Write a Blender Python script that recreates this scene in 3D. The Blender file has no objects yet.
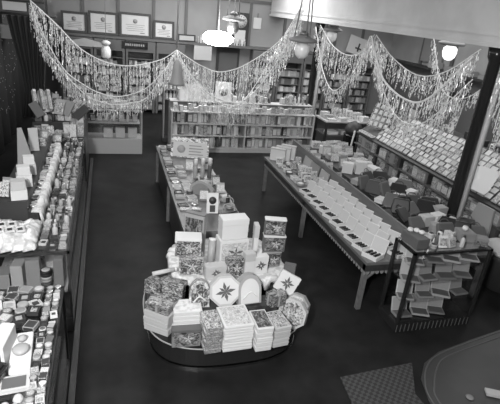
import bpy, bmesh, math, random
from mathutils import Vector, Matrix
R = math.radians
S = bpy.context.scene
COL = S.collection
random.seed(7)

# ------------------------------------------------------------------ camera, world, lights, exposure
cam_d = bpy.data.cameras.new('camera'); cam = bpy.data.objects.new('camera', cam_d); COL.objects.link(cam)
cam_d.sensor_width = 36.0; cam_d.sensor_fit = 'HORIZONTAL'; cam_d.lens = 36.0 * 463.1 / 500.0
cam_d.clip_start = 0.05; cam_d.clip_end = 100
_y, _p, _r = R(18.2137), R(22.6435), R(-5.955)
_f = Vector((math.sin(_y)*math.cos(_p), math.cos(_y)*math.cos(_p), -math.sin(_p)))
_x = Vector((math.cos(_y), -math.sin(_y), 0)); _d = _f.cross(_x)
_rx = math.cos(_r)*_x + math.sin(_r)*_d; _dn = -math.sin(_r)*_x + math.cos(_r)*_d
_m = Matrix((_rx, -_dn, -_f)).transposed().to_4x4(); _m.translation = Vector((0, 0, 3.6))
cam.matrix_world = _m
S.camera = cam

w = bpy.data.worlds.new('World'); S.world = w; w.use_nodes = True
w.node_tree.nodes['Background'].inputs[0].default_value = (1, 1, 1, 1)
w.node_tree.nodes['Background'].inputs[1].default_value = 0.12

def area(name, loc, size, power, rot=(0, 0, 0), sy=None):
    d = bpy.data.lights.new(name, 'AREA'); d.energy = power; d.size = size
    if sy: d.shape = 'RECTANGLE'; d.size_y = sy
    o = bpy.data.objects.new(name, d); COL.objects.link(o); o.location = loc; o.rotation_euler = rot
    return o
# flash of the photographer's lamp beside the mezzanine rail, and broad overhead fill added without a fixture
area('flash_light', (-0.9, -0.3, 4.15), 0.4, 400, (R(64), 0, R(-16)))
area('overhead_fill_left', (0.6, 7.5, 4.5), 3.0, 110, (0, 0, 0), 8)
area('overhead_fill_rear', (4.0, 13.4, 4.5), 7.0, 330, (0, 0, 0), 3)
area('overhead_fill_right', (7.8, 9.0, 4.5), 3.0, 180, (0, 0, 0), 8)

S.view_settings.view_transform = 'Standard'; S.view_settings.look = 'None'
S.view_settings.gamma = 1.0; S.view_settings.use_curve_mapping = False
S.view_settings.exposure = 0.1

# ------------------------------------------------------------------ materials (all greys: a black and white place)
MATS = {}
def mat(name, v, rough=0.6, metal=0.0, kind='plain', v2=None, scale=5.0, coat=0.0, bump=0.0, detail=2.0, gen=False, ramp=None):
    if name in MATS: return MATS[name]
    m = bpy.data.materials.new(name); m.use_nodes = True
    nt = m.node_tree; b = nt.nodes['Principled BSDF']
    b.inputs['Roughness'].default_value = rough; b.inputs['Metallic'].default_value = metal
    b.inputs['Coat Weight'].default_value = coat; b.inputs['Coat Roughness'].default_value = 0.15
    b.inputs['Base Color'].default_value = (v, v, v, 1)
    if name == 'linoleum': b.inputs['Specular IOR Level'].default_value = .07
    if kind != 'plain':
        tc = nt.nodes.new('ShaderNodeTexCoord'); oi = nt.nodes.new('ShaderNodeObjectInfo')
        mp = nt.nodes.new('ShaderNodeVectorMath'); mp.operation = 'ADD'
        mu = nt.nodes.new('ShaderNodeMath'); mu.operation = 'MULTIPLY'; mu.inputs[1].default_value = 37.0
        nt.links.new(oi.outputs['Random'], mu.inputs[0])
        nt.links.new(tc.outputs['Generated' if gen else 'Object'], mp.inputs[0]); nt.links.new(mu.outputs[0], mp.inputs[1])
        if kind == 'noise':
            t = nt.nodes.new('ShaderNodeTexNoise'); t.inputs['Scale'].default_value = scale; t.inputs['Detail'].default_value = detail; t.inputs['Distortion'].default_value = 1.3 if gen else 0
            out = t.outputs['Fac']; lo, hi = 0.42, 0.58
        elif kind == 'print':
            t = nt.nodes.new('ShaderNodeTexVoronoi'); t.inputs['Scale'].default_value = scale; t.feature = 'F1'
            out = t.outputs['Distance']; lo, hi = 0.25, 0.45
        elif kind == 'weave':
            t = nt.nodes.new('ShaderNodeTexChecker'); t.inputs['Scale'].default_value = scale
            out = t.outputs['Fac']; lo, hi = 0.3, 0.7
        elif kind == 'stripe':
            t = nt.nodes.new('ShaderNodeTexWave'); t.inputs['Scale'].default_value = scale; t.inputs['Distortion'].default_value = 1.0
            t.bands_direction = 'X'; out = t.outputs['Fac']; lo, hi = 0.35, 0.65
        elif kind == 'wood':
            t = nt.nodes.new('ShaderNodeTexNoise'); t.inputs['Scale'].default_value = scale; t.inputs['Detail'].default_value = 5
            sc = nt.nodes.new('ShaderNodeVectorMath'); sc.operation = 'MULTIPLY'; sc.inputs[1].default_value = (6, 1, 6)
            nt.links.new(mp.outputs[0], sc.inputs[0]); out = t.outputs['Fac']; lo, hi = 0.3, 0.7
        nt.links.new((sc if kind == 'wood' else mp).outputs[0], t.inputs['Vector'])
        cr = nt.nodes.new('ShaderNodeValToRGB'); lo, hi = ramp or (lo, hi); cr.color_ramp.elements[0].position = lo; cr.color_ramp.elements[1].position = hi
        cr.color_ramp.elements[0].color = (v, v, v, 1); cr.color_ramp.elements[1].color = (v2, v2, v2, 1)
        nt.links.new(out, cr.inputs[0]); nt.links.new(cr.outputs[0], b.inputs['Base Color'])
        if bump:
            bp = nt.nodes.new('ShaderNodeBump'); bp.inputs['Strength'].default_value = bump; bp.inputs['Distance'].default_value = 0.02
            nt.links.new(out, bp.inputs['Height']); nt.links.new(bp.outputs[0], b.inputs['Normal'])
    MATS[name] = m
    return m
def emit(name, s, v=1.0):
    m = mat(name, v); b = m.node_tree.nodes['Principled BSDF']
    b.inputs['Emission Color'].default_value = (1, 1, 1, 1); b.inputs['Emission Strength'].default_value = s
    return m
def glass(name):
    m = bpy.data.materials.new(name); m.use_nodes = True; nt = m.node_tree
    nt.nodes.remove(nt.nodes['Principled BSDF']); out = nt.nodes['Material Output']
    a = nt.nodes.new('ShaderNodeBsdfTransparent'); a.inputs[0].default_value = (.95, .95, .95, 1)
    g = nt.nodes.new('ShaderNodeBsdfGlossy'); g.inputs['Roughness'].default_value = 0.06
    lw = nt.nodes.new('ShaderNodeLayerWeight'); pw = nt.nodes.new('ShaderNodeMath'); pw.operation = 'POWER'; pw.inputs[1].default_value = 4.0
    ma = nt.nodes.new('ShaderNodeMath'); ma.operation = 'MULTIPLY_ADD'; ma.inputs[1].default_value = .6; ma.inputs[2].default_value = .035
    mx = nt.nodes.new('ShaderNodeMixShader')
    nt.links.new(lw.outputs['Facing'], pw.inputs[0]); nt.links.new(pw.outputs[0], ma.inputs[0]); nt.links.new(ma.outputs[0], mx.inputs[0])
    nt.links.new(a.outputs[0], mx.inputs[1]); nt.links.new(g.outputs[0], mx.inputs[2])
    nt.links.new(mx.outputs[0], out.inputs[0]); MATS[name] = m
    return m
white = mat('white_paper', .62, .6); cream = mat('cream_card', .46, .6); pale = mat('pale_card', .32, .6)
mid = mat('mid_card', .22, .6); dim = mat('dim_card', .1, .5); dark = mat('dark_card', .035, .5); black = mat('black_lacquer', .01, .25)
foil = mat('foil', .75, .28, .9); chrome = mat('chrome', .5, .22, 1.0); brass = mat('dull_brass', .25, .4, .8)
print_pale = mat('print_pale', .62, .5, kind='noise', v2=.28, scale=9, detail=5, gen=True, ramp=(.4, .68))
print_mid = mat('print_mid', .6, .5, kind='noise', v2=.05, scale=8, detail=6, gen=True, ramp=(.36, .64))
print_dark = mat('print_dark', .03, .35, kind='noise', v2=.45, scale=5, detail=7, gen=True, ramp=(.42, .75), coat=.3)
print_fine = mat('print_fine', .7, .5, kind='noise', v2=.12, scale=9, gen=True)
cello = mat('cellophane_dark', .06, .25, kind='noise', v2=.7, scale=6, coat=.9, bump=1.0, detail=8, gen=True, ramp=(.45, .75))  # bright noise streaks paint the wrap's glints into its colour
cello_pale = mat('cellophane_pale', .14, .25, kind='noise', v2=.8, scale=6, coat=.9, bump=1.0, detail=8, gen=True, ramp=(.38, .7))  # same painted glints on a paler wrap
marble = mat('striped_wrap', .75, .5, kind='stripe', v2=.15, scale=2.5, gen=True)
crepe = mat('white_crepe', .72, .8, kind='noise', v2=.5, scale=14, bump=.5)
tuft = mat('dark_cloth', .02, .9, kind='noise', v2=.05, scale=9, bump=.4)
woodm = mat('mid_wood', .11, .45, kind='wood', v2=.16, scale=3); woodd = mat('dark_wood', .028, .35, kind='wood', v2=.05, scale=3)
woodp = mat('painted_shelf', .42, .5); steel = mat('dark_enamel', .02, .22)
floor_m = mat('linoleum', .011, .42, kind='noise', v2=.022, scale=3, detail=9, ramp=(.3, .7))
wallp = mat('panel_paint', .27, .7, kind='noise', v2=.31, scale=1.0); plaster = mat('plaster', .6, .8, kind='noise', v2=.67, scale=1.5, detail=5)
walld = mat('dark_wall', .02, .8); header = mat('cabinet_paint', .12, .5); curtain_m = mat('curtain_cloth', .028, .85)
rubber = mat('ribbed_rubber', .02, .7, kind='weave', v2=.055, scale=26); lino2 = mat('worn_lino', .04, .45, kind='noise', v2=.05, scale=2)
tinsel_m = mat('tinsel', .88, .35, .3); cord_m = mat('garland_cord', .85, .6)
opal = mat('opal_glass', .85, .2, coat=.5); glow = emit('lit_lamp', 28.0); glow_soft = emit('lit_opal', 1.2, .9)
glass_m = glass('plate_glass'); paper_grey = mat('paper_grey', .3, .6)
velvet = mat('black_leather', .012, .45, coat=.2)

# ------------------------------------------------------------------ mesh helpers
def obj(name, me, parent=None, loc=(0, 0, 0), rot=(0, 0, 0), scale=(1, 1, 1)):
    o = bpy.data.objects.new(name, me); COL.objects.link(o)
    o.location = loc; o.rotation_euler = rot; o.scale = scale
    if parent: o.parent = parent
    return o
class MB:
    """collects shapes, then links them as ONE mesh object"""
    def __init__(s): s.v = []; s.f = []; s.mi = []; s.sm = []; s.mats = []
    def slot(s, m):
        if m not in s.mats: s.mats.append(m)
        return s.mats.index(m)
    def add(s, vs, fs, m, smooth=False, M=None):
        n = len(s.v); k = s.slot(m)
        for v in vs:
            s.v.append(tuple(M @ Vector(v)) if M is not None else tuple(v))
        for f in fs: s.f.append([n+i for i in f]); s.mi.append(k); s.sm.append(smooth)
        return s
    def box(s, x0, x1, y0, y1, z0, z1, m, M=None, bev=0.0):
        if bev <= 0:
            vs = [(x, y, z) for z in (z0, z1) for y in (y0, y1) for x in (x0, x1)]
            fs = [(0, 2, 3, 1), (4, 5, 7, 6), (0, 1, 5, 4), (2, 6, 7, 3), (0, 4, 6, 2), (1, 3, 7, 5)]
            return s.add(vs, fs, m, False, M)
        bm = bmesh.new(); bmesh.ops.create_cube(bm, size=1)
        for v in bm.verts: v.co = Vector(((x0+x1)/2+v.co.x*(x1-x0), (y0+y1)/2+v.co.y*(y1-y0), (z0+z1)/2+v.co.z*(z1-z0)))
        bmesh.ops.bevel(bm, geom=bm.edges[:], offset=bev, segments=2, affect='EDGES')
        bm.verts.index_update(); vs = [v.co.copy() for v in bm.verts]; fs = [[v.index for v in f.verts] for f in bm.faces]; bm.free()
        return s.add(vs, fs, m, False, M)
    def lathe(s, prof, m, n=20, M=None, smooth=True):
        """prof: (radius, z) from bottom to top about the z axis, closed at both ends"""
        vs = []; fs = []
        for r, z in prof:
            for i in range(n): a = 2*math.pi*i/n; vs.append((r*math.cos(a), r*math.sin(a), z))
        for j in range(len(prof)-1):
            for i in range(n): fs.append((j*n+i, j*n+(i+1) % n, (j+1)*n+(i+1) % n, (j+1)*n+i))
        fs.append([i for i in range(n)][::-1]); fs.append([(len(prof)-1)*n+i for i in range(n)])
        return s.add(vs, fs, m, smooth, M)
    def tube(s, pts, r, m, n=6, smooth=True):
        pts = [Vector(p) for p in pts]; vs = []; fs = []
        for i, p in enumerate(pts):
            t = (pts[min(i+1, len(pts)-1)]-pts[max(i-1, 0)]).normalized()
            a = t.cross(Vector((0, 0, 1)));
            if a.length < .01: a = t.cross(Vector((1, 0, 0)))
            a.normalize(); b = t.cross(a)
            rr = r[i] if isinstance(r, (list, tuple)) else r
            for k in range(n): q = 2*math.pi*k/n; vs.append(p+a*math.cos(q)*rr+b*math.sin(q)*rr)
        for i in range(len(pts)-1):
            for k in range(n): fs.append((i*n+k, i*n+(k+1) % n, (i+1)*n+(k+1) % n, (i+1)*n+k))
        fs.append(list(range(n))[::-1]); fs.append([(len(pts)-1)*n+k for k in range(n)])
        return s.add(vs, fs, m, smooth)
    def prism(s, poly, z0, z1, m, M=None, smooth=False):
        n = len(poly); vs = [(x, y, z0) for x, y in poly]+[(x, y, z1) for x, y in poly]
        fs = [list(range(n))[::-1], list(range(n, 2*n))]+[(i, (i+1) % n, n+(i+1) % n, n+i) for i in range(n)]
        return s.add(vs, fs, m, smooth, M)
    def mesh(s, name):
        me = bpy.data.meshes.new(name); me.from_pydata(s.v, [], s.f)
        for m in s.mats: me.materials.append(m)
        for p, k, q in zip(me.polygons, s.mi, s.sm): p.material_index = k; p.use_smooth = q
        me.update(); return me
    def build(s, name, parent=None, loc=(0, 0, 0), rot=(0, 0, 0), scale=(1, 1, 1)):
        return obj(name, s.mesh(name), parent, loc, rot, scale)
def tag(o, label, cat, group=None, kind=None):
    if label: o['label'] = label
    if cat: o['category'] = cat
    if group: o['group'] = group
    if kind: o['kind'] = kind
    return o
def empty(name, loc, rz=0, label=None, cat=None, group=None):
    o = obj(name, None, None, loc, (0, 0, rz)); o.empty_display_size = .05
    return tag(o, label, cat, group)
def struct(o): o['kind'] = 'structure'; return o
def slab(name, x0, x1, y0, y1, z0, z1, m):
    return struct(MB().box(x0, x1, y0, y1, z0, z1, m).build(name))
CACHE = {}
def cached(key, fn):
    if key not in CACHE: CACHE[key] = fn().mesh(key[0] if isinstance(key, tuple) else key)
    return CACHE[key]
def rz(a, x=0, y=0, z=0): return Matrix.Translation((x, y, z)) @ Matrix.Rotation(a, 4, 'Z')

# unit shapes shared by the many small goods (origin at the middle of the underside)
def u_box(m, face=None):
    def f():
        b = MB().box(-.5, .5, -.5, .5, 0, 1, m, bev=.03)
        if face: b.box(-.42, .42, -.515, -.49, .1, .9, face); b.box(-.42, .42, -.42, .42, .99, 1.01, face)
        return b
    return cached(('carton', m.name, face.name if face else ''), f)
def u_book(m, face=None):
    def f():
        b = MB().box(-.5, .5, -.5, .5, 0, 1, m)
        if face: b.box(-.46, .46, -.52, -.49, .15, .8, face)
        return b
    return cached(('book', m.name, face.name if face else ''), f)
def u_tin(m, face):
    return cached(('tin', m.name, face.name), lambda: MB().lathe([(.5, 0), (.5, .45), (.47, .5), (.5, .52), (.5, .93), (.46, 1)], m, 20).lathe([(.38, 1.0), (.36, 1.03)], face, 20))
def u_bottle(m, cap):
    return cached(('bottle', m.name, cap.name), lambda: MB().lathe([(.45, 0), (.5, .05), (.5, .6), (.4, .7), (.18, .78), (.18, .84)], m, 14).lathe([(.24, .84), (.24, 1.0)], cap, 12))
def u_frame(m, face):
    """shallow open box: rim with a sunken card"""
    def f():
        b = MB().box(-.5, .5, -.5, -.4, 0, 1, m).box(-.5, .5, .4, .5, 0, 1, m).box(-.5, -.4, -.4, .4, 0, 1, m).box(.4, .5, -.4, .4, 0, 1, m)
        return b.box(-.4, .4, -.4, .4, 0, .55, m).box(-.26, .26, -.24, .24, .55, .85, face)
    return cached(('open_tray', m.name, face.name), f)
MIXD = [cream, pale, pale, mid, mid, dim, print_mid, print_dark, cello_pale, paper_grey]
PALE = [white, cream, print_pale, print_fine]; MIX = [white, cream, pale, mid, dim, print_pale, print_mid, print_fine, cello_pale]
DK = [dim, dark, print_dark, mid, print_mid]
def tone(m):
    return {'white_paper': 'white', 'cream_card': 'cream white', 'pale_card': 'light grey', 'mid_card': 'mid grey', 'dim_card': 'dark grey', 'dark_card': 'blackish',
            'print_pale': 'pale printed', 'print_mid': 'boldly patterned', 'print_dark': 'dark patterned', 'print_fine': 'finely speckled', 'foil': 'silver foil', 'cellophane_dark': 'dark cellophane-wrapped',
            'cellophane_pale': 'shiny cellophane-wrapped', 'striped_wrap': 'striped', 'black_lacquer': 'black', 'black_leather': 'black leather', 'mid_wood': 'brownish grey'}.get(m.name, 'plain')
GN = {'packets in the tall bookcases': ('packet', 'packet'), 'stock on the shelves of the back counter': ('shelf_carton', 'carton'), 'packets under the card display': ('stationery_box', 'stationery box'),
      'cards on the sloping display': ('greeting_card', 'greeting card'), 'books on the right edge rack': ('book', 'book')}
def good(kind, x, y, z, w, d, h, a, m, face, label, group, tilt=0.0):
    """one small article of stock"""
    nm, cat, me = {'carton': ('small_box', 'box', lambda: u_box(m, face)), 'book': ('printed_card', 'card', lambda: u_book(m, face)),
                   'tin': ('round_tin', 'tin', lambda: u_tin(m, face or mid)), 'bottle': ('bottle', 'bottle', lambda: u_bottle(m, face or white)),
                   'tray': ('boxed_set', 'boxed set', lambda: u_frame(m, face or dark)), 'packet': ('packet', 'packet', lambda: u_book(m, face))}[kind]
    if kind != 'bottle' and group in GN: nm, cat = GN[group]
    o = obj(nm, me(), None, (x, y, z+d/2*math.sin(abs(tilt))), (tilt, 0, a), (w, d, h))
    return tag(o, label, cat, group)
O19 = 'zeroth first second third fourth fifth sixth seventh eighth ninth tenth eleventh twelfth thirteenth fourteenth fifteenth sixteenth seventeenth eighteenth nineteenth'.split()
def nth(n):
    if n < 20: return O19[n]
    t, u = divmod(n, 10); return {2: ('twentieth', 'twenty-'), 3: ('thirtieth', 'thirty-'), 4: ('fortieth', 'forty-'), 5: ('fiftieth', 'fifty-'), 6: ('sixtieth', 'sixty-')}[t][u > 0]+(O19[u] if u else '')
ORD = ['first', 'second', 'third', 'fourth', 'fifth', 'sixth', 'seventh', 'eighth', 'ninth', 'tenth', 'eleventh', 'twelfth']
# ------------------------------------------------------------------ the setting
slab('floor', -3.2, 10.4, -1.5, 16.4, -.1, 0, floor_m)
slab('ceiling', -3.2, 10.4, -1.5, 16.4, 4.7, 4.8, plaster)
slab('wall_left', -3.3, -3.2, -1.5, 16.4, 0, 4.7, walld)
slab('wall_front', -3.2, 10.4, -1.6, -1.5, 0, 4.7, wallp)
slab('wall_right', 10.4, 10.5, -1.6, 16.4, 0, 4.7, wallp)
slab('wall_back', -3.2, 10.4, 16.4, 16.5, 0, 4.7, wallp)
# plaster beam carried by the columns, with two thin mouldings
b = MB().box(5.4, 5.95, -1.5, 16.3, 3.41, 4.69, plaster).box(5.36, 5.4, -1.5, 16.3, 3.41, 3.47, plaster).box(5.37, 5.4, -1.5, 16.3, 3.56, 3.585, plaster)
struct(b.build('ceiling_beam'))
# ledge and upright mouldings of the back wall
slab('trim_1', -2.9, 10.3, 15.95, 16.39, 2.3, 2.37, header)
b = MB()
for x in (-1.75, -.69, .37, 1.47, 2.52, 3.6, 4.72, 6.0, 7.33, 8.0, 9.1): b.box(x-.045, x+.045, 16.35, 16.4, 2.37, 4.69, header)
b.box(-3.1, 10.3, 16.34, 16.4, 3.75, 3.85, header)
struct(b.build('trim_2'))
slab('baseboard_back', -3.1, 10.3, 16.36, 16.4, 0, .15, dark)
# right wall: ledge and dark panelled lower half
slab('trim_3', 10.0, 10.4, -1, 16.3, 2.3, 2.37, dark)
b = MB()
for i in range(9): b.box(10.33, 10.4, 1.5+i*1.6, 1.62+i*1.6, 2.37, 4.69, dim)
struct(b.build('trim_4'))
b = MB()
b.box(10.3, 10.39, -1, 16.3, 0, 2.3, header)
struct(b.build('trim_5'))
# panelled window-like light sections on the right wall
b = MB()
b.box(10.3, 10.36, 13.2, 14.3, 2.5, 3.9, mid)
struct(b.build('window_1'))
slab('trim_6', -3.1, -1.42, 16.2, 16.39, 0, 2.3, dark)
# door in the back wall
b = MB().box(3.62, 4.42, 16.3, 16.395, 0, 2.25, dark).box(3.7, 4.34, 16.28, 16.3, .2, 1.0, dim).box(3.7, 4.34, 16.28, 16.3, 1.15, 2.1, dim)
d = struct(b.build('door_1')); MB().lathe([(.03, 0), (.035, .03), (.02, .06)], brass, 10, Matrix.Translation((3.72, 16.28, 1.08)) @ Matrix.Rotation(R(90), 4, 'X')).build('door_handle', d)

# ------------------------------------------------------------------ columns
def column(x, y, label):
    o = empty('column', (x, y, 0), 0, label, 'column', 'columns under the beam')
    MB().lathe([(.16, 0), (.16, .2), (.11, .25), (.1, .4), (.088, 3.2), (.12, 3.26), (.14, 3.41)], steel, 20).build('shaft', o)
    MB().tube([(.135, -.045, .26), (.135, -.045, 3.4)], .042, white, 8).build('highlight', o)  # pale rod stands in for the highlight along the glossy shaft
    MB().tube([(.195, -.035, .26), (.195, -.035, 3.4)], .02, pale, 8).build('highlight_edge', o)  # thinner rod for the outer line of that highlight
    return o
column(5.62, 5.98, 'nearer dark round column with pale pipe, rising beside the showcase')
column(5.6, 12.5, 'farther dark slim column with pale pipe, near the back counter')

# ------------------------------------------------------------------ back wall bookcases filled with packets
def bookcase(x0, w, k, side, n0):
    o = empty('wall_bookcase', (x0+w/2, 16.1, 0), 0, '%s tall wall bookcase %s in back wall' % (ORD[k], side), 'bookcase', 'tall bookcases on the back wall')
    MB().box(-w/2, -w/2+.07, -.2, .22, 0, 2.28, header).box(w/2-.07, w/2, -.2, .22, 0, 2.28, header).box(-w/2+.07, w/2-.07, .19, .22, 0, 2.28, dark).box(-w/2+.07, w/2-.07, -.2, .19, 1.95, 2.28, header).build('carcass', o)
    for i in range(7): MB().box(-w/2+.072, w/2-.072, -.18, .185, .1+i*.27, .125+i*.27, header).build('shelf', o)
    for i in range(6):
        z = .126+i*.27; x = x0+.1; q = 0
        while x < x0+w-.16:
            ww = random.uniform(.07, .14); m = random.choice([white, pale, pale, mid, print_mid, print_pale, dim, cream])
            if random.random() < .93:
                q += 1; good('packet', x+ww/2, 16.08, z, ww*.94, .2, random.uniform(.15, .23), 0, m, None,
                     '%s packet %s from left, shelf %s up, %s bookcase %s' % (tone(m), nth(q), ['one', 'two', 'three', 'four', 'five', 'six'][i], ORD[k], side), 'packets in the tall bookcases')
            x += ww
for k in range(4): bookcase(-1.35+k*.96, .93, k, 'left of door', 0)
for k in range(5): bookcase(4.8+k*.96, .93, k, 'right of door', 0)

# framed certificates standing on the ledge
def frame(x0, x1, z0, z1, label, y=16.2, dk=dark, art=True):
    w = x1-x0; h = z1-z0
    o = empty('framed_certificate', ((x0+x1)/2, y, z0+.003), 0, label, 'picture frame')
    o.rotation_euler = (R(-6), 0, 0)
    e = .07
    MB().box(-w/2, w/2, -.03, .02, 0, e, dk).box(-w/2, w/2, -.03, .02, h-e, h, dk).box(-w/2, -w/2+e, -.03, .02, e, h-e, dk).box(w/2-e, w/2, -.03, .02, e, h-e, dk).build('frame', o)
    p = MB().box(-w/2+e, w/2-e, -.01, .015, e, h-e, white).build('certificate', o)
    b = MB()
    b.lathe([(.07, 0), (.07, .004)], pale, 14, Matrix.Translation((0, -.012, h*.66)) @ Matrix.Rotation(R(90), 4, 'X'))
    for i in range(4): q = w*(.3-.05*(i % 2)); b.box(-q, q, -.014, -.011, h*(.5-.08*i), h*(.5-.08*i)+.012, mid)
    b.box(w*.15, w*.3, -.014, -.011, h*.17, h*.17+.02, dim)
    b.build('lettering', p)
frame(-1.33, -.58, 2.37, 2.98, 'leftmost framed certificate on the back wall ledge')
frame(-.54, .34, 2.37, 3.05, 'second framed certificate from the left on the ledge')
frame(.39, 1.37, 2.37, 3.1, 'largest framed certificate, in a dark frame on the ledge')
frame(1.45, 2.12, 2.37, 2.94, 'framed certificate just right of the hanging cord')
o = empty('framed_certificate', (2.5, 16.0, 2.38), R(10), 'low picture leaning back on the ledge beside the certificates', 'picture frame')
MB().box(-.3, .3, -.02, .02, 0, .22, dark).build('frame', o); MB().box(-.25, .25, -.028, -.02, .04, .18, cream).build('certificate', o)
# dark name board under the ledge, and pediment panels
o = tag(MB().box(.45, 1.25, 15.86, 15.89, 2.05, 2.27, black).build('name_board'), 'small black name board under the ledge below the largest certificate', 'sign')
b = MB(); x = .55
for i in range(9): b.box(x, x+.045, 15.852, 15.858, 2.13, 2.2, pale); x += .068
b.build('lettering', o)
o = tag(MB().prism([(-1.2, 2.02), (-.1, 2.02), (-.1, 2.14), (-.65, 2.26), (-1.2, 2.14)], 0, .04, cream, Matrix.Translation((0, 15.89, 0)) @ Matrix.Rotation(R(90), 4, 'X')).build('pediment_panel'), 'pale pointed panel over the bookcases under the left certificates', 'panel')
# board with round dial and card
o = empty('notice_board', (4.35, 16.25, 2.373), 0, 'dark board with a round dial above a white card', 'notice board')
MB().box(-.27, .27, -.03, .03, 0, 1.05, dark).build('board', o)
dl = MB().lathe([(.21, 0), (.21, .02)], white, 28, Matrix.Translation((0, -.03, .77)) @ Matrix.Rotation(R(90), 4, 'X')).build('dial', o)
b = MB()
for i in range(12):
    a = i*math.pi/6; b.box(-.008, .008, -.056, -.05, .13, .18, dark, Matrix.Translation((0, 0, .77)) @ Matrix.Rotation(a, 4, 'Y'))
b.box(-.01, .01, -.056, -.05, 0, .12, dark, Matrix.Translation((0, 0, .77)) @ Matrix.Rotation(R(40), 4, 'Y')); b.build('dial_marks', dl)
MB().box(-.19, .19, -.04, -.03, .05, .5, white).build('card', o)
o = empty('notice_card', (4.98, 16.378, 2.95), 0, 'small white hooked card on the panel right of the dial', 'notice card')
MB().box(-.14, .14, -.02, .02, 0, .36, white, bev=.01).build('card', o); MB().tube([(0, 0, .36), (0, 0, .5)], .02, mid).build('hook', o)
o = tag(MB().box(-.3, .3, -.02, .02, 0, .45, cream).build('cardboard_sign'), 'grey cardboard sign fixed under the ledge left of the glowing lamp', 'sign'); o.location = (3.05, 15.928, 1.84)
o = empty('easel_card', (8.75, 16.0, 2.38), R(-12), 'tilted white show card propped on the ledge at the right', 'show card'); o.rotation_euler = (R(-14), R(14), R(-12))
MB().box(-.42, .42, -.015, .015, 0, .62, cream).build('card', o); MB().box(-.03, .03, -.024, -.016, .12, .42, dark, rz(0)).box(-.12, .12, -.024, -.016, .2, .26, dark).build('drawing', o)
# goods along the ledge
for i in range(16):
    x = 2.9+i*.09
    m = random.choice([white, pale, cream]); good('bottle', x if x < 3.5 else x+.25, 16.05, 2.37, .07, .07, random.uniform(.16, .3), 0, m, white, '%s slim bottle, %s from left in the row on the wall ledge' % (tone(m), nth(i+1)), 'bottles on the ledge')
for i in range(7):
    m = random.choice([white, pale, mid]); good('carton', 10.2, 8.5+i*.8, 2.37, .3, random.uniform(.25, .6), random.uniform(.1, .2), 0, m, None, '%s carton on the right wall ledge beyond the beam, %s from the near end' % (tone(m), ORD[i]), None)

# ------------------------------------------------------------------ pendant lamps
def pendant(x, y, zb, s, label, lit=None, ring=True, zt=4.7):
    o = empty('pendant_lamp', (x, y, zb), 0, label, 'lamp', 'pendant lamps')
    MB().lathe([(.02*s, 0), (.1*s, .02*s), (.17*s, .1*s), (.2*s, .22*s), (.19*s, .34*s), (.12*s, .4*s)], lit or opal, 24).build('globe', o)
    if ring:
        MB().lathe([(.14*s, .4*s), (.36*s, .43*s), (.37*s, .47*s), (.34*s, .5*s), (.2*s, .55*s), (.1*s, .6*s)], mid, 28).build('ring_shade', o)
        MB().lathe([(.13*s, .6*s), (.13*s, .64*s), (.05*s, .7*s)], brass, 16).build('canopy_cap', o)
    for k in range(3):
        a = k*2.094+.4; MB().tube([(.24*s*math.cos(a), .24*s*math.sin(a), .53*s), (.05*s*math.cos(a), .05*s*math.sin(a), zt-zb-.04)], .012, mid).build('suspension_rod', o)
    MB().lathe([(.1, 0), (.1, .03)], brass, 14, Matrix.Translation((0, 0, zt-zb-.035))).build('ceiling_rose', o)
    return o
pendant(3.3, 8, 2.85, .68, 'nearest pendant lamp, opal bowl under a wide metal ring, left of slim column')
pendant(5.75, 12, 2.95, .7, 'smaller pendant lamp hanging just right of the slim column')
pendant(7.5, 9.4, 2.92, .8, 'pendant lamp with bright opal bowl beyond the beam at right', glow_soft)
pendant(2.95, 11.7, 2.96, .75, 'pendant lamp with metal ring above the glowing lamp', brass)
o = empty('glare_lamp', (2.55, 11.5, 2.68), 0, 'lit lamp over the back counter, its glare shaped as a white bowl', 'lamp')
MB().lathe([(.05, 0), (.25, .03), (.36, .12), (.37, .2), (.28, .3), (.08, .34)], glow, 28).build('bowl', o)  # glowing bowl takes the outline of the lamp's glare
MB().tube([(0, 0, .34), (0, 0, 1.98)], .012, mid).build('stem', o)
MB().lathe([(.09, 1.98), (.09, 2.015)], brass, 14).build('ceiling_rose', o)
o = empty('jar_lamp', (-.03, 13.5, 1.98), 0, 'small white jar-shaped lamp hanging in the left tinsel swag', 'lamp')
MB().lathe([(.09, 0), (.13, .05), (.13, .22), (.08, .32)], opal, 16).build('jar', o)
MB().lathe([(.08, .33), (.12, .38), (.12, .42), (.05, .46)], white, 16).build('lid', o)
MB().tube([(0, 0, .46), (0, 0, 2.71)], .008, mid).build('cord', o)

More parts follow.
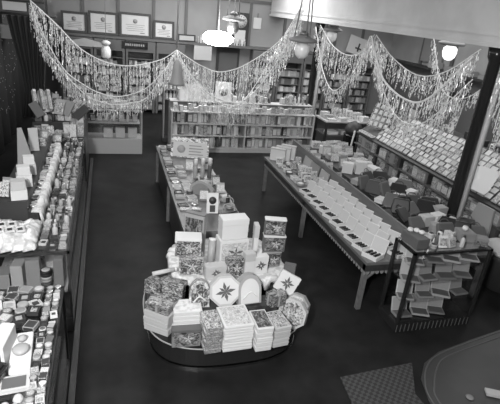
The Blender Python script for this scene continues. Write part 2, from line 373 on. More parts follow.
# ------------------------------------------------------------------ tinsel garlands hung from cords
def smooth_path(pts, n=10):
    P = [Vector(p) for p in pts]; P = [2*P[0]-P[1]]+P+[2*P[-1]-P[-2]]; out = []
    for i in range(1, len(P)-2):
        for k in range(n):
            t = k/n; a, b_, c, d_ = P[i-1], P[i], P[i+1], P[i+2]
            out.append(.5*((2*b_)+(-a+c)*t+(2*a-5*b_+4*c-d_)*t*t+(-a+3*b_-3*c+d_)*t**3))
    out.append(P[-2]); return out
def garland(pts, drop, label, seed, dens=.016, group='tinsel garlands', thick=.011, wid=.0125):
    rnd = random.Random(seed); path = smooth_path(pts)
    o = empty('tinsel_garland', tuple(path[0]), 0, label, 'garland', group); off = path[0]
    MB().tube([p-off for p in path], thick, cord_m, 5).build('cord', o)
    b = MB(); acc = 0
    for i in range(len(path)-1):
        a, c = path[i], path[i+1]; L = (c-a).length; t = 0
        while t < L:
            p = a.lerp(c, t/L)-off+Vector((rnd.uniform(-.04, .04), rnd.uniform(-.04, .04), 0)); D = rnd.uniform(.45, 1.0)*drop; z = -.01
            while z > -D:
                l = rnd.uniform(.02, .09); q = rnd.uniform(0, 6.28); dx, dy = math.cos(q)*wid*.5, math.sin(q)*wid*.5; lx, ly = rnd.uniform(-.012, .012), rnd.uniform(-.012, .012)
                if rnd.random() < .74:
                    b.add([(p.x-dx, p.y-dy, p.z+z), (p.x+dx, p.y+dy, p.z+z), (p.x+dx+lx, p.y+dy+ly, p.z+z-l), (p.x-dx+lx, p.y-dy+ly, p.z+z-l)], [(0, 1, 2, 3)], tinsel_m)
                    b.add([(p.x+dy*.5, p.y-dx*.5, p.z+z-l*.5), (p.x-dy*.5, p.y+dx*.5, p.z+z-l*.5), (p.x+lx, p.y+ly, p.z+z-l*1.3)], [(0, 1, 2)], tinsel_m)
                z -= l+rnd.uniform(.003, .03)
            t += dens*rnd.uniform(.6, 1.4)
    s = b.build('tinsel_strands', o); s['kind'] = 'stuff'
    return o
Y0 = 10.5
garland([(-1.4, 10.5, 3.33), (-.94, 10.5, 2.92), (-.53, 10.5, 2.51), (-.05, 10.5, 2.27), (.46, 10.5, 2.22), (1.09, 10.5, 2.38), (1.445, 10.5, 2.61)], .72, 'upper left tinsel swag from the dark curtain to the hanging cord', 1)
garland([(-1.38, 10.4, 3.27), (-1.15, 10.35, 2.65), (-.84, 10.3, 2.1), (-.54, 10.3, 1.85), (-.18, 10.3, 1.66), (.25, 10.3, 1.6), (.8, 10.35, 1.8), (1.24, 10.42, 2.28), (1.44, 10.45, 2.6)], .5, 'lower left tinsel swag dipping to the back showcase', 2, .018)
garland([(-1.3, 10.7, 2.5), (-.57, 10.7, 1.62), (-.07, 10.7, 1.36), (.46, 10.7, 1.38), (.89, 10.65, 1.6), (1.4, 10.6, 2.5)], .3, 'lowest left tinsel swag, thin and short, over the back showcase', 3, .026)
garland([(1.445, 10.5, 2.61), (1.96, 10.5, 2.33), (2.47, 10.5, 2.21), (3.1, 10.5, 2.46), (3.87, 10.5, 3.1), (4.25, 10.5, 3.88)], .75, 'upper middle tinsel swag climbing right from the hanging cord to the ceiling', 4)
garland([(1.45, 10.4, 2.58), (1.62, 10.35, 2.3), (1.87, 10.3, 2.0), (2.35, 10.3, 1.66), (2.95, 10.3, 1.62), (3.5, 10.35, 2.2), (4.19, 10.4, 3.45)], .6, 'lower middle tinsel swag over the back counter', 5)
garland([(1.46, 10.6, 2.5), (2.1, 10.62, 1.75), (2.7, 10.62, 1.45), (3.2, 10.6, 1.75), (4.2, 10.6, 3.7)], .3, 'lowest middle tinsel swag in front of the white poster', 6, .026)
garland([(5.42, 12.1, 3.36), (5.42, 11.2, 2.94), (5.42, 10.34, 2.8), (5.42, 9.67, 2.94), (5.42, 9.27, 3.33)], .75, 'small upper tinsel swag just right of the slim column', 7, .03)
garland([(5.3, 12.1, 3.3), (5.3, 11.27, 2.3), (5.3, 10.5, 1.93), (5.3, 9.8, 2.36), (5.3, 9.42, 2.88), (5.33, 9.27, 3.3)], .45, 'small lower tinsel swag just right of the slim column', 8, .034)
garland([(5.45, 9.25, 3.33), (5.45, 8.46, 2.96), (5.45, 7.54, 2.76), (5.45, 6.8, 2.93), (5.45, 6.14, 3.36)], .4, 'upper right tinsel swag ending at the nearer column', 9, .019)
garland([(5.35, 9.25, 3.3), (5.35, 9.0, 3.0), (5.35, 8.47, 2.52), (5.35, 7.6, 2.3), (5.35, 6.96, 2.44), (5.35, 6.15, 3.25)], .42, 'middle right tinsel swag with a thick white cord', 10, .017, thick=.02)
garland([(5.5, 9.24, 3.2), (5.5, 8.9, 2.7), (5.5, 8.54, 2.2), (5.5, 7.84, 1.86), (5.5, 7.08, 2.0), (5.5, 6.2, 2.9)], .3, 'lowest right tinsel swag dipping over the white cards', 11, .02)
garland([(6.4, 6.4, 3.38), (6.4, 6.9, 2.7), (6.4, 7.4, 2.4), (6.4, 8.0, 2.5), (6.4, 8.6, 3.38)], .3, 'tinsel swag behind the beam seen left of the nearer column', 12, .018)
garland([(5.6, 5.78, 3.38), (5.7, 5.5, 2.5), (5.8, 5.1, 2.1), (5.9, 4.5, 2.2), (5.9, 3.9, 2.9)], .8, 'tinsel swag leaving the picture right of the nearer column', 13, .018)
# hanging cord and paper bell
o = empty('hanging_cord', (1.445, 10.5, 4.69), 0, 'thin pale cord hanging from the ceiling to the meeting of swags', 'cord')
MB().tube([(0, 0, 0), (0, 0, -2.05)], .02, pale, 8).build('cord', o)
o = empty('paper_bell', (1.42, 10.15, 1.93), 0, 'grey paper bell hanging under the meeting of tinsel swags', 'bell')
b = MB(); vs = []; n = 36
prof = [(.17, 0), (.15, .05), (.12, .18), (.105, .3), (.085, .42), (.05, .5), (.02, .53)]
b.lathe(prof, pale, 30); b.build('bell_body', o); MB().tube([(0, 0, .52), (.02, .3, .68)], .008, cord_m).build('string', o)

# ------------------------------------------------------------------ curtain and far left corner
o = empty('curtain', (-1.45, 11.1, 0), 0, 'dark pleated curtain gathered beside the left tinsel swags', 'curtain')
b = MB(); vs = []; n = 60; H = [0.9, 1.55, 2.0, 2.6, 3.0]; W_ = [.3, .2, .24, .36, .42]
for z, ww in zip(H, W_):
    for i in range(n+1):
        t = i/n; vs.append((-.12+(t-.5)*2*ww+.05, .06*math.sin(t*44)*(1 if z > 1.6 else .7), z))
fs = [(j*(n+1)+i, j*(n+1)+i+1, (j+1)*(n+1)+i+1, (j+1)*(n+1)+i) for j in range(len(H)-1) for i in range(n)]
b.add(vs, fs, curtain_m, True); o2 = b.build('drape', o); md = o2.modifiers.new('thick', 'SOLIDIFY'); md.thickness = .012
MB().tube([(-.6, 0, 3.03), (.45, 0, 3.03)], .025, dark, 10).build('rod', o)
o = empty('curtain', (-2.3, 9.6, 0), 0, 'wide black curtain with tiny sequins filling the left edge', 'curtain')
vs = []; n = 90
for z in (0.02, 2.95):
    for i in range(n+1): t = i/n; vs.append((-.05+.05*math.sin(t*90), -6.5+t*12.7, z))
d_ = MB().add(vs, [(i, i+1, n+2+i, n+1+i) for i in range(n)], walld, True).build('drape', o); d_.modifiers.new('thick', 'SOLIDIFY').thickness = .012
b = MB(); rnd = random.Random(3)
for i in range(260):
    y = rnd.uniform(-4.4, 4.1); z = rnd.uniform(.8, 2.9); b.box(.03, .04, y, y+.016, z, z+.016, pale)
s = b.build('sequins', o); s['kind'] = 'stuff'
# lit cabinet glimpsed at the top left corner
o = empty('wall_cabinet', (-2.35, 12.6, 2.75), 0, 'dark wall cabinet at the upper left corner, white cards in it', 'cabinet')
MB().box(-.7, .95, -.2, .3, .5, .62, dark).box(-.7, .95, -.1, .3, -.35, -.05, mid).box(-.7, .95, .25, .3, -.05, .5, dim).build('carcass', o)
MB().box(.1, .6, -.12, -.1, .28, .46, white).build('card', o)
MB().prism([(-.5, .0), (-.05, .0), (-.2, .22)], 0, .03, white, Matrix.Translation((0, -.1, 0)) @ Matrix.Rotation(R(90), 4, 'X')).build('shade', o)
# ------------------------------------------------------------------ furniture builders
def showcase(x0, x1, y0, y1, h, label, hb=.22, shelf=(.55,), post=.013, m=woodd, top=None, sm=None):
    """glass counter case: plinth, corner posts, rails, plate glass, inner shelves"""
    cx, cy = (x0+x1)/2, (y0+y1)/2; W, D = (x1-x0)/2, (y1-y0)/2
    o = empty('glass_showcase', (cx, cy, 0), 0, label, 'showcase')
    MB().box(-W, W, -D, D, 0, hb, m, bev=.01).build('plinth', o)
    for sx in (-1, 1):
        for sy in (-1, 1):
            x, y = sx*(W-post), sy*(D-post); MB().box(x-post, x+post, y-post, y+post, hb, h-.03, m).build('corner_post', o)
    b = MB()
    for z0, z1 in ((h-.035, h-.008),): b.box(-W, W, -D, -D+2*post, z0, z1, m).box(-W, W, D-2*post, D, z0, z1, m).box(-W, -W+2*post, -D, D, z0, z1, m).box(W-2*post, W, -D, D, z0, z1, m)
    b.build('top_rail', o)
    MB().box(-W, W, -D, D, h-.008, h, top or glass_m).build('glass_top', o)
    g = MB(); g.box(W-post-.003, W-post+.003, -D+2*post, D-2*post, hb, h-.035, glass_m); g.build('glass_side', o)
    MB().box(-W+2*post, W-2*post, -D+post-.003, -D+post+.003, hb, h-.035, glass_m).build('glass_front', o)
    MB().box(-W+2*post, W-2*post, D-post-.003, D-post+.003, hb, h-.035, glass_m).build('glass_rear', o)
    for z in shelf: MB().box(-W+.05, W-.05, -D+.05, D-.05, z, z+.012, sm or pale).build('shelf', o)
    return o
def zone(t, names): return names[min(len(names)-1, int(t*len(names)))]
NF = ('nearest', 'near', 'middle', 'far', 'farthest')
def fill(x0, x1, y0, y1, z, dx, dy, kinds, group, where, xn, seed, jit=.25, skip=(), p=.95, ang=25, yn=NF):
    rnd = random.Random(seed); nx = max(1, int((x1-x0)/dx)); ny = max(1, int((y1-y0)/dy)); tot = []
    for j in range(ny):
        for i in range(nx):
            cx = x0+(i+.5)*(x1-x0)/nx; cy = y0+(j+.5)*(y1-y0)/ny
            if rnd.random() > p or any(a <= cx <= b_ and c <= cy <= d_ for a, b_, c, d_ in skip): continue
            kind, wr, dr, hr, ms, fs, tilt = rnd.choice(kinds); m = rnd.choice(ms); f = rnd.choice(fs) if fs else None
            w_, d_, h_ = rnd.uniform(*wr), rnd.uniform(*dr), rnd.uniform(*hr); sx = min(1, dx*.98/w_); sy = min(1, dy*.98/max(d_, .02)); s = min(sx, sy)
            if kind in ('tin', 'bottle'): w_ = d_ = min(w_, dx*.95, dy*.95)
            else: w_ *= sx; d_ *= sy
            a = R(rnd.uniform(-ang, ang)*.6)
            nm = {'carton': 'box', 'book': 'card', 'packet': 'packet', 'tin': 'tin', 'bottle': 'bottle', 'tray': 'boxed set'}[kind]
            good(kind, cx+rnd.uniform(-.1, .1)*jit*dx, cy+rnd.uniform(-.1, .1)*jit*dy, z, w_, d_, h_, a, m, f,
                 ('%s %s, %s row from near, %s from left, %s' % (tone(m), nm, nth(j+1), nth(i+1), where) if ny > 1 else '%s %s, %s from left, %s' % (tone(m), nm, nth(i+1), where)), group, R(tilt))
K_SMALL = [('tin', (.07, .12), (.07, .12), (.025, .05), MIXD, [pale, cream, mid, print_mid], 0), ('tin', (.08, .13), (.08, .13), (.02, .04), [pale, cream, mid, foil], [white, dim, pale], 0),
           ('carton', (.08, .14), (.07, .12), (.02, .05), MIXD, [print_pale, print_mid, dark, mid], 0), ('tray', (.12, .16), (.1, .13), (.025, .04), [cream, white, dark], [dark, pale, print_mid], 0),
           ('carton', (.07, .12), (.08, .12), (.03, .06), DK, [pale, print_mid, None], 0), ('bottle', (.04, .06), (.04, .06), (.1, .17), [pale, dim, mid, cream], [white, dark], 0)]
K_STAND = [('book', (.14, .2), (.02, .03), (.14, .2), MIX, [print_pale, print_mid, None], -20), ('carton', (.12, .18), (.1, .14), (.06, .14), MIX, [print_pale, None], 0), ('carton', (.12, .2), (.1, .15), (.04, .1), PALE, [print_mid, print_pale], 0)]

# ------------------------------------------------------------------ back counter shelving (open shelves of packets)
o = empty('shelf_counter', (3.45, 11.8, 0), 0, 'long open-shelved counter full of packets, below the middle swags', 'shelf unit')
MB().box(-1.95, 1.95, -.3, .3, 0, .1, cream).build('plinth', o)
MB().box(-1.95, 1.95, .26, .3, .1, 1.04, cream).build('back_panel', o)
for x in (-1.95, -.02, 1.91): MB().box(x, x+.04, -.3, .26, .1, 1.04, cream).build('upright', o)
for z in (.1, .43, .74, 1.04): MB().box(-1.95, 1.95, -.31, .3, z, z+.025, cream).build('shelf', o)
MB().box(-1.95, 1.95, -.02, .3, 1.25, 1.27, cream).build('riser_shelf', o)
MB().box(-1.95, 1.95, .26, .3, 1.065, 1.25, mid).build('riser_back', o)
rnd = random.Random(11); SH = ['lowest', 'second', 'third', 'topmost']
for k, z in enumerate((.126, .456, .766)):
    x = 1.56; q = 0
    while x < 5.3:
        ww = rnd.uniform(.06, .13); m = rnd.choice([white, white, pale, pale, cream, print_mid, print_pale, print_fine, mid, mid, dim, print_dark, marble])
        if not (3.36 < x+ww and x < 3.5) and x+ww < 5.33:
            kind = rnd.choice(['packet', 'packet', 'carton', 'bottle'])
            if kind == 'bottle': ww = min(ww, .08)
            q += 1
            good(kind, x+ww/2, 11.66, z, ww*.94, .2 if kind != 'bottle' else ww*.94, rnd.uniform(.23, .28), 0, m, rnd.choice([None, print_pale, white, pale, print_mid]) if kind != 'bottle' else white,
                 '%s %s, %s from left, %s shelf, long back counter' % (tone(m), {'packet': 'packet', 'carton': 'carton', 'bottle': 'bottle'}[kind], nth(q), SH[k]), 'stock on the shelves of the back counter')
        x += ww+.003
fill(1.56, 5.34, 11.5, 11.76, 1.066, .12, .12, [('carton', (.08, .12), (.08, .11), (.06, .16), PALE+[pale, pale, mid, marble], [print_pale, print_mid, white], 0), ('book', (.1, .12), (.02, .03), (.14, .2), PALE+[mid], [print_mid], -12)], 'stock on top of the back counter', 'on top of back counter', ('left', 'middle', 'right'), 21, yn=('front', 'rear'))
fill(1.56, 5.34, 11.8, 12.08, 1.272, .12, .25, [('carton', (.08, .12), (.12, .2), (.14, .3), PALE+[pale, pale, dim, marble], [print_pale, print_mid, white], 0), ('bottle', (.06, .08), (.06, .08), (.2, .3), [white, pale, dim], [white], 0)], 'stock on the raised shelf of the back counter', 'raised shelf of back counter', ('far left', 'left', 'middle', 'right', 'far right'), 22, yn=('top',), p=.93)
def showcard(name, loc, w_, h_, yaw, tilt, m, label, art=print_mid, cat='show card'):
    o = empty(name, loc, yaw, label, cat); o.rotation_euler = (tilt, 0, yaw)
    MB().box(-w_/2, w_/2, -.01, .01, 0, h_, m).build('card', o)
    if art: MB().box(-w_*.32, w_*.32, -.014, -.01, h_*.15, h_*.8, art).build('printed_panel', o)
    return o
o = showcard('poster', (2.85, 11.785, 1.275), .42, .52, 0, R(-3), white, 'white poster with round emblem standing amid back counter stock', None)
MB().lathe([(.12, 0), (.12, .004)], print_mid, 24, Matrix.Translation((0, -.01, .28)) @ Matrix.Rotation(R(90), 4, 'X')).build('round_emblem', o)
showcard('poster', (2.0, 11.785, 1.275), .55, .42, 0, R(-4), white, 'broad white price card on the left of the back counter', None)
# rack of small bottles at the left end, standing behind the counter
o = empty('bottle_rack', (1.75, 12.6, 0), 0, 'narrow rack of small bottles behind left end of the back counter', 'rack')
MB().box(-.35, .35, -.15, .15, 0, .1, dark).box(-.35, .35, .12, .15, .1, 1.9, dark).box(-.35, -.31, -.15, .12, .1, 1.9, mid).box(.31, .35, -.15, .12, .1, 1.9, mid).build('carcass', o)
for z in (1.15, 1.4, 1.65): MB().box(-.31, .31, -.15, .12, z, z+.02, mid).build('shelf', o)
for k, z in enumerate((1.17, 1.42, 1.67)):
    for i in range(6): good('bottle', 1.5+i*.1, 12.58, z, .08, .08, .19, 0, random.choice([white, pale, cream]), white, 'small bottle, %s from left, %s shelf of the narrow rack' % (nth(i+1), ('lower', 'middle', 'upper')[k]), 'bottles on the narrow rack')
# tables of magazines behind the slim column
o = empty('display_table', (6.6, 12.1, 0), 0, 'dark two-shelf table of papers right of the slim column', 'table')
MB().box(-.75, .75, -.4, .4, .84, .88, woodp).build('tabletop', o); MB().box(-.72, .72, -.38, .38, .45, .48, dim).build('shelf', o)
for sx in (-1, 1):
    for sy in (-1, 1): MB().box(sx*.7-.03, sx*.7+.03, sy*.35-.03, sy*.35+.03, 0, .84, dark).build('leg', o)
fill(5.9, 7.3, 11.75, 12.45, .882, .28, .23, [('carton', (.22, .27), (.16, .22), (.03, .16), PALE+[pale], [print_pale, print_mid], 0), ('book', (.2, .26), (.02, .03), (.2, .28), PALE, [print_mid], -20)], 'papers on the display table', 'table by slim column', ('left', 'middle', 'right'), 31)
fill(5.95, 7.25, 11.75, 12.1, .482, .4, .35, [('carton', (.3, .38), (.2, .3), (.05, .12), [white, cream, pale], None, 0)], 'papers under the display table', 'lower shelf, table by slim column', ('left', 'middle', 'right'), 32)

# ------------------------------------------------------------------ left rear showcase
showcase(-.52, .78, 11.3, 11.85, 1.1, 'wood-based glass showcase at the back left under the tinsel', hb=.38, shelf=(.74,), m=woodp)
fill(-.45, .7, 11.36, 11.6, .384, .24, .2, [('carton', (.2, .22), (.1, .14), (.2, .24), [white], None, 0)], 'white boxes low in the back left showcase', 'bottom of back left showcase', ('left', 'right'), 41, skip=((-.5, -.1, 11, 12),), p=1, ang=0)
fill(-.45, .7, 11.38, 11.78, .754, .15, .2, [('carton', (.1, .14), (.1, .14), (.08, .2), MIX, [print_pale], 0), ('bottle', (.07, .09), (.07, .09), (.15, .24), [white, pale, mid], [white], 0)], 'stock in the back left showcase', 'shelf of back left showcase', ('left', 'middle', 'right'), 42)
fill(-.5, .76, 11.32, 11.82, 1.1, .15, .16, K_STAND+K_SMALL[:3]+[('carton', (.14, .16), (.12, .14), (.14, .3), PALE, [print_pale], 0)], 'stock on the back left showcase', 'on top of back left showcase', ('left', 'middle', 'right'), 43)

# ------------------------------------------------------------------ left glass counters
showcase(-1.3, -.43, 4.62, 8.95, 1.05, 'long glass counter case along the left aisle, farther section', hb=.2, shelf=(.5,))
showcase(-1.3, -.43, 1.9, 3.96, 1.05, 'glass counter case in the lower left corner, nearer section', hb=.2, shelf=(.5,))
slab('trim_7', -.42, -.36, 1.9, 10.8, 0, .06, woodd)
# stock inside the far case seen through its near end
o = None
for i, (px, w_, d_, h_, m, lb) in enumerate([(-.98, .12, .2, .3, cream, 'tall pale box inside the near end of the farther glass counter'), (-.83, .14, .2, .36, paper_grey, 'tallest grey box inside the near end of the farther glass counter'),
        (-1.13, .13, .2, .2, pale, 'small light box lowest left inside farther glass counter'), (-.56, .1, .25, .38, mid, 'narrow grey box inside farther glass counter beside its corner')]):
    good('carton', px, 4.86, .513, w_, d_, h_, R(random.uniform(-6, 6)), m, None, lb, None)
for i in range(3): good('tin', -.7, 4.8, .513+i*.075, .12, .12, .07, 0, [dim, cream, dark][i], white, '%s tin in the stack inside the farther glass counter' % ['lowest dark', 'middle cream', 'topmost blackish'][i], None)
fill(-1.2, -.55, 5.05, 8.8, .513, .17, .22, K_STAND, 'stock inside the farther glass counter', 'inside farther left counter', ('curtain side', 'middle', 'aisle side'), 51)
fill(-1.2, -.55, 2.1, 3.85, .513, .17, .22, K_STAND, 'stock inside the nearer glass counter', 'inside nearer left counter', ('curtain side', 'middle', 'aisle side'), 52)
# riser with white cloth on the farther counter
o = empty('display_riser', (0, 0, 0), 0, 'stepped riser draped in white cloth on the farther left counter', 'display riser')
x0, x1, x2, yA, yB = -1.22, -.91, -.8, 5.3, 8.05
MB().box(x0, x1, yA, yB, 1.052, 1.34, dark).build('upper_step', o)
MB().box(x1, x2, yA, yB, 1.052, 1.2, tuft).build('lower_step', o)
b = MB(); vs = []; n = 60
for i in range(n+1):
    y = yA-.03+(yB-yA+.06)*i/n; q = .012*math.sin(i*1.9)+.01*math.sin(i*.7)
    vs += [(x2-.07, y, 1.215), (x2+.012+q*.5, y, 1.212), (x2+.035+q, y, 1.07+.02*math.sin(i*2.3))]
b.add(vs, [(3*i+j, 3*i+3+j, 3*i+4+j, 3*i+1+j) for i in range(n) for j in (0, 1)], crepe, True).build('cloth_border', o).modifiers.new('t', 'SOLIDIFY').thickness = .008
# heaped crepe paper at the near end of the riser
def heap(name, x0, x1, y0, y1, z0, h, m, label, cat, seed, parent=None):
    rnd = random.Random(seed); n = 22; vs = []
    ph = [rnd.uniform(0, 6) for _ in range(6)]
    for j in range(n+1):
        for i in range(n+1):
            u, v = i/n, j/n; e = min(1, 4.5*min(u, 1-u, v, 1-v)); e = e*(2-e)
            q = .5+.22*math.sin(u*9+ph[0]+3*v)+.2*math.sin(v*11+ph[1]-2*u)+.12*math.sin((u+v)*17+ph[2])
            wob = .02*math.sin(i*1.3+ph[3])+.02*math.sin(j*1.7+ph[4])
            vs.append((x0+(x1-x0)*u+wob*(1 if j in (0, n) else .4), y0+(y1-y0)*v+wob, z0+h*e*(.45+.55*q)))
    top = len(vs); b = MB(); fs = [(j*(n+1)+i, j*(n+1)+i+1, (j+1)*(n+1)+i+1, (j+1)*(n+1)+i) for j in range(n) for i in range(n)]
    o = b.add(vs, fs, m, True).build(name, parent); o.modifiers.new('t', 'SOLIDIFY').thickness = .006
    return tag(o, label, cat) if not parent else o
heap('crepe_heap', -1.24, -.76, 4.66, 5.27, 1.062, .16, crepe, 'heap of white crepe cloth on the near end of the farther left counter', 'cloth', 5)
# boxes, prints and signs on the heap and riser
def stack(px, py, z, sizes, label0, names, yaw=0, dy=0):
    for i, (w_, d_, h_, m, f) in enumerate(sizes):
        good('carton', px, py+dy*i, z, w_, d_, h_, yaw, m, f, '%s %s' % (names[i], label0), None); z += h_+.002
for i in range(5):
    good('tray', -1.12+.1*(i % 3), 4.84+.13*(i//3), 1.21, .09, .11, .02, R(15), white, dark, 'small open boxed set, crepe heap, %s' % ['front left', 'front middle', 'front right', 'rear left', 'rear middle'][i], None)
a = R(12)
stack(-1.0, 5.4, 1.342, [(.17, .15, .12, white, None), (.15, .14, .1, cream, None)], 'white box of the near pair on the riser beside the curtain', ['lower', 'upper'], a)
stack(-1.0, 5.8, 1.342, [(.17, .15, .15, white, None), (.14, .13, .1, white, None)], 'white box of the middle pair on the riser beside the curtain', ['lower', 'upper'], a)
stack(-1.0, 6.22, 1.342, [(.16, .14, .14, cream, None), (.13, .12, .1, white, None)], 'white box of the farthest pair on the riser beside the curtain', ['lower', 'upper'], a)
o = tag(MB().prism([(-.14, 0), (.14, 0), (.02, .55), (-.05, .55)], 0, .015, paper_grey, Matrix.Rotation(R(90), 4, 'X')).build('pointed_sign'), 'tall grey pointed show card standing on the riser', 'show card'); o.location = (-1.1, 6.6, 1.345); o.scale = (.8, 1, .9); o.rotation_euler = (R(-8), 0, R(35))
showcard('show_card', (-1.06, 7.2, 1.345), .13, .34, R(20), R(-6), cream, 'narrow pale show card at the far end of the riser', None)
fill(-.91, -.83, 5.4, 7.95, 1.202, .08, .1, K_SMALL, 'goods on the riser step', 'riser step, farther left counter', ('back', 'front'), 53)
fill(-1.22, -1.1, 5.35, 5.85, 1.342, .1, .15, K_STAND, 'goods at the near end of the riser', 'riser top, near the crepe heap', ('left', 'right'), 54)
fill(-1.2, -.93, 7.4, 8.0, 1.342, .13, .15, K_STAND, 'goods at the far end of the riser', 'far end of the riser', ('left', 'right'), 55)
fill(-.75, -.45, 4.66, 8.9, 1.052, .078, .095, K_SMALL, 'small goods on the farther left counter', 'farther left counter', ('cloth side', 'aisle side'), 56, p=.94)
fill(-1.22, -.78, 8.1, 8.9, 1.052, .15, .15, K_SMALL+K_STAND, 'goods beyond the riser', 'beyond the riser on left counter', ('left', 'right'), 57)
# heap of goods at the far end of the left aisle
o = empty('display_stand', (-.85, 9.8, 0), 0, 'dark stepped stand heaped with goods at far end of left aisle', 'display stand')
MB().box(-.55, .4, -.75, .9, 0, 1.0, woodd).build('base', o); MB().box(-.55, .17, -.3, .9, 1.0, 1.2, woodd).build('middle_step', o); MB().box(-.55, -.1, .1, .9, 1.2, 1.4, woodd).build('top_step', o)
K_TUMBLE = [('book', (.11, .13), (.03, .04), (.2, .34), MIX+DK, [print_mid, print_pale, None], -28), ('tin', (.1, .14), (.1, .14), (.05, .12), MIX, [white, mid], 0), ('carton', (.12, .2), (.1, .16), (.06, .16), MIX+DK, [print_mid, None], 0), ('book', (.14, .2), (.03, .04), (.16, .28), MIX+DK, [print_mid, print_pale, None], -25), ('bottle', (.06, .09), (.06, .09), (.14, .22), [white, pale, dark], [white, dark], 0)]
fill(-1.36, -.46, 9.1, 9.46, 1.002, .12, .13, K_TUMBLE, 'goods on the front step of the far stand', 'front step of far left stand', ('left', 'middle', 'right'), 61)
fill(-.66, -.46, 9.5, 10.65, 1.002, .13, .16, K_TUMBLE, 'goods on the right step of the far stand', 'right side of far left stand', ('inner', 'outer'), 62)
fill(-1.36, -.7, 9.52, 9.86, 1.202, .12, .13, K_TUMBLE, 'goods on the middle step of the far stand', 'middle step of far left stand', ('left', 'middle', 'right'), 63)
fill(-.94, -.7, 9.9, 10.65, 1.202, .15, .16, K_TUMBLE, 'goods on the middle step of the far stand', 'inner corner of far left stand', ('left', 'right'), 64)
fill(-1.38, -.96, 9.92, 10.65, 1.402, .13, .14, K_TUMBLE, 'goods on the top step of the far stand', 'top step of far left stand', ('left', 'right'), 65)
for i in range(4):
    showcard('upright_book', (-1.75+.05*i+.16*i, 10.36, 1.6), .26, .5+.02*i, R(20), R(-6), [dim, cream, mid, pale][i], '%s tall book leaning on the top step of the far left stand' % ['dark', 'cream white', 'mid grey', 'light grey'][i], print_mid, 'book') if False else None
for i in range(3): 
    o = obj('long_box', u_box([white, pale, cream][i], print_mid), None, (-1.3+.12*i, 9.5+.03*i, 1.43), (R(-38), R(10), R(28)), (.06, .08, .42)); tag(o, '%s long slim box leaning steeply on the far left stand' % ['white', 'light grey', 'cream white'][i], 'box')

for i in range(7):
    m = [dim, cream, print_dark, pale, mid, print_mid, dark][i]
    o = obj('leaning_book', u_book(m, print_mid if i % 2 else None), None, (-1.22+.1*i, 9.42+.17*(i % 3), 1.33+.05*(i % 2)), (R(-30), R(-25+11*i), R(20-9*i)), (.16, .03, .3))
    tag(o, '%s book leaning in the far left heap, %s from left' % (tone(m), nth(i+1)), 'book')
# near left counter
fill(-.575, -.445, 2.2, 3.93, 1.052, .058, .066, K_SMALL[:5], 'small goods on the nearer left counter', 'nearer left counter', ('inner side', 'aisle side'), 71, p=.97)
fill(-1.0, -.585, 3.32, 3.93, 1.052, .095, .1, [K_SMALL[0], K_SMALL[3], K_SMALL[3], K_SMALL[2]], 'boxed sets at the far end of the nearer left counter', 'rear of nearer left counter', ('left', 'middle', 'right'), 72, ang=50)
o = empty('gift_set', (-.655, 3.04, 1.053), R(4), 'large white open gift set with a round-shouldered flask, nearer left counter', 'gift set')
MB().box(-.07, .07, -.2, .2, 0, .06, white, bev=.006).build('tray', o); MB().lathe([(.05, 0), (.06, .02), (.05, .035), (.02, .04)], pale, 20, Matrix.Translation((0, -.03, .07))).lathe([(.03, 0), (.035, .02), (.01, .035)], pale, 16, Matrix.Translation((0, .1, .07))).build('flask', o)
o = empty('mirror_set', (-.66, 2.74, 1.053), R(5), 'dark mirror in a cream frame lying near the bottom of nearer counter', 'mirror')
MB().box(-.1, .1, -.07, .07, 0, .03, cream).build('frame', o); MB().box(-.075, .075, -.05, .05, .03, .034, dim).build('mirror_glass', o)
heap('white_cloth', -1.1, -.75, 2.3, 2.92, 1.05, .1, crepe, 'white cloth bunched at the bottom left corner of nearer counter', 'cloth', 8)
o = empty('handbag', (-.86, 2.78, 1.14), R(-20), 'black flat handbag on white cloth at the bottom left corner', 'handbag')
MB().box(-.14, .14, -.1, .1, 0, .06, velvet, bev=.02).build('bag_body', o); MB().box(-.13, .13, -.11, -.1, .04, .05, brass).build('clasp', o)
for i, (x, y) in enumerate([(-.68, 2.52), (-.62, 2.5), (-.67, 2.44), (-.61, 2.58)]):
    o = tag(MB().lathe([(.012, 0), (.03, .015), (.034, .035), (.022, .06), (.006, .07)], cream, 14).build('powder_puff'), 'pale round powder puff at the bottom edge of nearer counter, %s' % ['left', 'right', 'lowest', 'uppermost'][i], 'powder puff'); o.location = (x, y, 1.13 if 0 else 1.053)
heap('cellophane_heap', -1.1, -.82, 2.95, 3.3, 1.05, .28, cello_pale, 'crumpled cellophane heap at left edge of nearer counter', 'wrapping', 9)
o = empty('white_gift_box', (-.775, 3.05, 1.053), R(-8), 'tall white box with a dark panel at left of nearer counter', 'gift box')
MB().box(-.05, .05, -.14, .14, 0, .2, white, bev=.006).build('box_base', o); MB().box(-.03, .03, -.142, -.14, .03, .14, dark).build('printed_panel', o)

